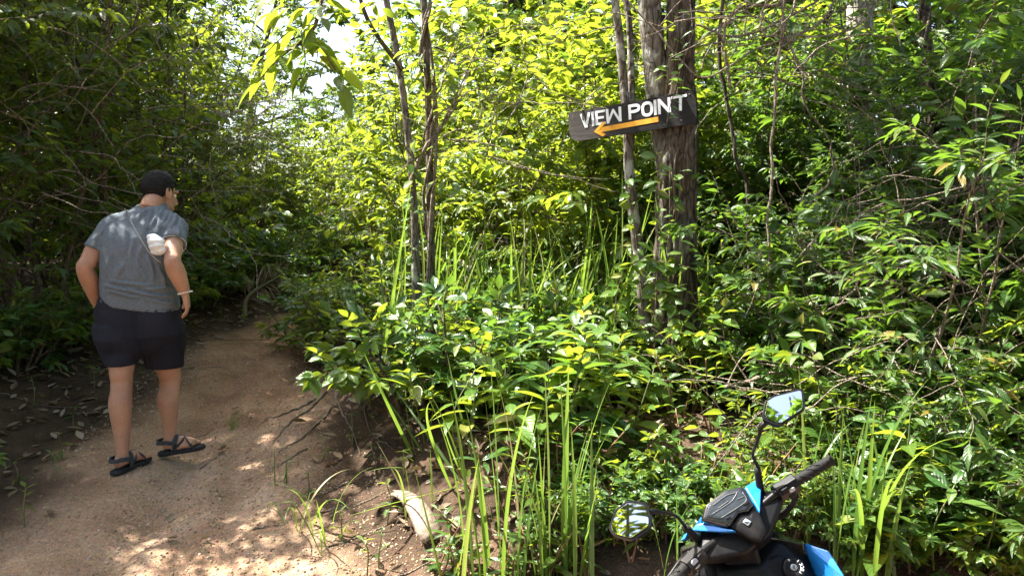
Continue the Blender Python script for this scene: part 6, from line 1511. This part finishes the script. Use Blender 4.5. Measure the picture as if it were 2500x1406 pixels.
# ------------------------------------------------------------------ what stands behind the viewer (seen in the mirrors)
for k, (x, y, s_) in enumerate([(-3.2, -5.5, 1.0), (2.2, -2.4, .95), (1.0, -5.0, 1.0), (6.0, -3.0, 1.1), (0.4, -8.0, 1.2), (-6.5, -3.0, 1.1), (5.2, -8.5, 1.2)]):
    plant(TR[k % 3], 'forest_tree', 'forest tree standing across the track, reflected in the scooter mirrors', 'tree', 'trees across the track', x, y, sc=s_, rz=k * 1.3)
e = empty('coconut_palm', (-2.2, -2.8, gz(-2.2, -2.8)), 'coconut palm across the track reflected in a scooter mirror', 'palm')
obj('trunk', trunk_mesh('trunk', [(0, 0, -.1), (.1, 0, 2), (.25, .1, 4.2), (.3, .2, 5.6)], [.16, .12, .11, .10], B_PALE, k=20, rows=60, ridge=.004), e)
V, F, A_ = LEAF_LON
for k in range(15):
    q = np.random.default_rng(900 + k); az = k * 2.4; el = q.uniform(-.2, 1.1); ln = 2.6
    d = np.array([math.cos(az) * math.cos(el), math.sin(az) * math.cos(el), math.sin(el)])
    P = np.array([np.array([.3, .2, 5.6]) + d * ln * u + np.array([0, 0, -1.1 * u ** 2]) for u in np.linspace(0, 1, 30)]); T = nrm(np.gradient(P, axis=0))
    fr = obj('frond', MB().tube(P, np.linspace(.025, .006, 30), 5).mesh('frond', M_STEM), e)
    i = np.repeat(np.arange(3, 30), 4); sg = np.tile([1, -1, 1, -1], 27)[:, None]; pp = P[i] + T[i] * q.uniform(0, .08, len(i))[:, None]
    sd_ = nrm(np.cross(T[i], [0, 0, 1.0])); D = sd_ * sg + T[i] * .6 + np.array([0, 0, -.5])
    obj('leaflets', scatter(V * np.array([.25, 1, 1]), F, pp, frames(D, np.array([0, 0, 1.0]) + q.normal(size=(len(i), 3)) * .2), .6 * (1 - .5 * np.abs(i / 29 - .4)), 'leaflets', L_LIME, along=A_, smooth=True), fr, kind='stuff')
# ------------------------------------------------------------------ debris on the ground
# dead palm frond at the far side of the track
fd = on_ground(598, 772)[1]; ps = pxl([(598, 772, fd), (600, 735, fd), (622, 710, fd), (655, 690, fd - .05), (690, 668, fd - .1)])
fr = empty('dead_palm_frond', ps[0], 'dried grey-brown palm frond propped at the edge of the path', 'palm frond')
P = spline(ps, 40) - ps[0]; T = nrm(np.gradient(P, axis=0))
obj('stalk', MB().tube(P, np.linspace(.03, .006, 40), 7).mesh('stalk', leafmat('dry_stalk', [(0, (.30, .25, .2)), (1, (.42, .37, .31))], (.3, .2, .1), .7, .05)), fr)
dm = leaf_mesh('dry_leaflet', leaf_tpl(4, .035, .6, .5), L_DRY); q_ = np.random.default_rng(41)
i = np.repeat(np.arange(11, 40), 2); sg = np.tile([1, -1], 29)[:, None]
D = np.cross(T[i], np.array([0, -1.0, .2])) * sg * .9 + T[i] * .8 + q_.normal(size=(58, 3)) * .15 + np.array([0, -.1, -.05])
leaf_set(fr, [dm], P[i], D, np.array([0, -.7, .7]) + q_.normal(size=(58, 3)) * .4, .26 * q_.uniform(.6, 1.1, 58) * (1 - .55 * np.abs(i / 39 - .55)), name='leaflet')
# pale palm sheath lying on the bank
m, t, N, L = newmat('palm_sheath'); co = N('ShaderNodeTexCoord').outputs['Object']
st = tex(t, 'Noise', 14.0, mapping(t, (5, 1, 5), co), Detail=5.0).outputs[0]; finish(t, ramp(t, st, [(.3, (.11, .075, .05)), (.65, (.24, .185, .135))]), .7, bump(t, st, .5, .006)); M_SHEATH = m
p0 = on_ground(955, 1225); p1 = on_ground(1060, 1345)
a_, b_ = np.array([*p0, gz(*p0)]), np.array([*p1, gz(*p1)])
sh = empty('palm_sheath', a_, 'pale curved palm sheath lying on the bank below the grass', 'palm sheath')
n_ = 26; V = []
for i_ in range(n_):
    u = i_ / (n_ - 1); c = (b_ - a_) * u + np.array([0, 0, .035 + .09 * math.sin(u * math.pi)]); wd = (.030 + .040 * u) * (1 - .5 * max(0, u - .9) / .1); dr = nrm(b_ - a_); sd_ = nrm(np.cross(dr, [0, 0, 1.0]))
    for j_ in range(9):
        th = -1.5 + 3.0 * j_ / 8; V.append(c + sd_ * math.sin(th) * wd + np.array([0, 0, 1.0]) * (math.cos(th) * wd * .6 - .02) + .004 * q_.normal(size=3) * (i_ > n_ - 3))
Q = np.array([(i_ * 9 + j_, i_ * 9 + j_ + 1, (i_ + 1) * 9 + j_ + 1, (i_ + 1) * 9 + j_) for i_ in range(n_ - 1) for j_ in range(8)])
o = obj('husk', make_mesh('husk', np.array(V), [Q], M_SHEATH), sh); md = o.modifiers.new('t', 'SOLIDIFY'); md.thickness = .006
# roots bared at the edge of the bank
RT = [[(800, 960), (740, 1010), (690, 1050), (665, 1085)], [(770, 975), (700, 1010), (640, 1035)], [(815, 950), (830, 1000), (860, 1060), (880, 1120)], [(840, 930), (800, 1010), (740, 1070), (680, 1110)], [(900, 960), (890, 1020), (920, 1080), (960, 1110)], [(750, 1100), (700, 1130), (650, 1150)], [(860, 1180), (800, 1200), (750, 1240)]]
for k, q in enumerate(RT):
    P = []
    for u in spline(np.array(q, float), 22): x, y = on_ground(*u); P.append((x, y, gz(x, y) + .004))
    P = np.array(P); P[:, 2] += .012 * np.abs(noise3(np.arange(22) * .5, k * 3.1)); o_ = P[0].copy()
    obj('bare_root', MB().tube(P - o_, np.linspace(.009, .0025, 22) * (1 if k < 4 else .6), 6).mesh('bare_root', B_LIANA), loc=o_, label='thin bare root snaking down the eroded path edge', cat='root', group='roots at the path edge')
# sticks on and beside the track
ST = [(520, 1120, 1.2, .22), (470, 1075, .8, .3), (260, 1010, .3, .5), (100, 990, .2, .6), (660, 1290, .3, .18), (860, 1240, .1, .35), (900, 1310, .3, .4), (1000, 1400, .2, .3), (480, 900, .3, .5), (580, 835, .1, .6), (230, 900, 2.9, .6)]
for k, (px, py, an_, ln) in enumerate(ST):
    x, y = on_ground(px, py); u = np.linspace(-.5, .5, 16); X = x + u * ln * math.cos(an_) + .008 * noise3(u * 5, k); Y = y + u * ln * math.sin(an_) + .008 * noise3(u * 5, k + 50.0)
    P = np.stack([X, Y, G(X, Y) + .006], -1); o_ = P[8].copy()
    obj('fallen_stick', MB().tube(P - o_, np.linspace(.0045, .002, 16), 6).mesh('fallen_stick', B_LIANA), loc=o_, label='thin dry stick lying on the sandy path' if px < 700 and py > 1000 else 'thin dry stick lying among leaf litter', cat='stick', group='sticks on the path' if px < 700 and py > 1000 else 'sticks in the litter')
# tangles of bare vines in the shaded bushes
def tangle(pc, d, wpx, hpx, n, seed, label):
    q = np.random.default_rng(seed); c = np.array(at(*pc, d)); sx_, sz_ = wpx / FPX * d, hpx / FPX * d; mb = MB()
    for k in range(n):
        p = c + np.array([q.uniform(-.5, .5) * sx_, q.normal() * .25, q.uniform(-.5, .5) * sz_]); an = q.choice([.2, 2.9, .6, 1.4, -.3]) + q.normal() * .3
        v = np.array([math.cos(an), q.normal() * .3, math.sin(an)]); P = [p]
        for j in range(14): v = nrm(v + q.normal(size=3) * .17 + np.array([0, 0, -.03])); P.append(P[-1] + v * .07)
        mb.tube(np.array(P) - c, np.linspace(.004, .0015, 15) * q.uniform(.6, 1.3), 4, cap=False)
    obj('vine_tangle', mb.mesh('vine_tangle', B_LIANA), loc=c, kind='stuff', label=label, cat='vines')
tangle((1820, 90), 4.9, 520, 220, 60, 1, 'tangle of bare wiry vines beside the sign tree top')
tangle((2200, 640), 4.6, 560, 320, 80, 2, 'tangle of bare twigs low among the shaded bushes')
tangle((2380, 420), 5.2, 300, 400, 50, 3, 'tangle of fine twigs around the vine-wrapped stem')
tangle((2050, 980), 3.9, 500, 260, 60, 4, 'tangle of dry twigs over the shaded bank')
tangle((1130, 250), 5.6, 200, 300, 25, 5, 'few bare twigs between slender trees and sign')
tangle((300, 300), 5.6, 600, 500, 70, 6, 'tangle of bare twigs within the dark thicket')
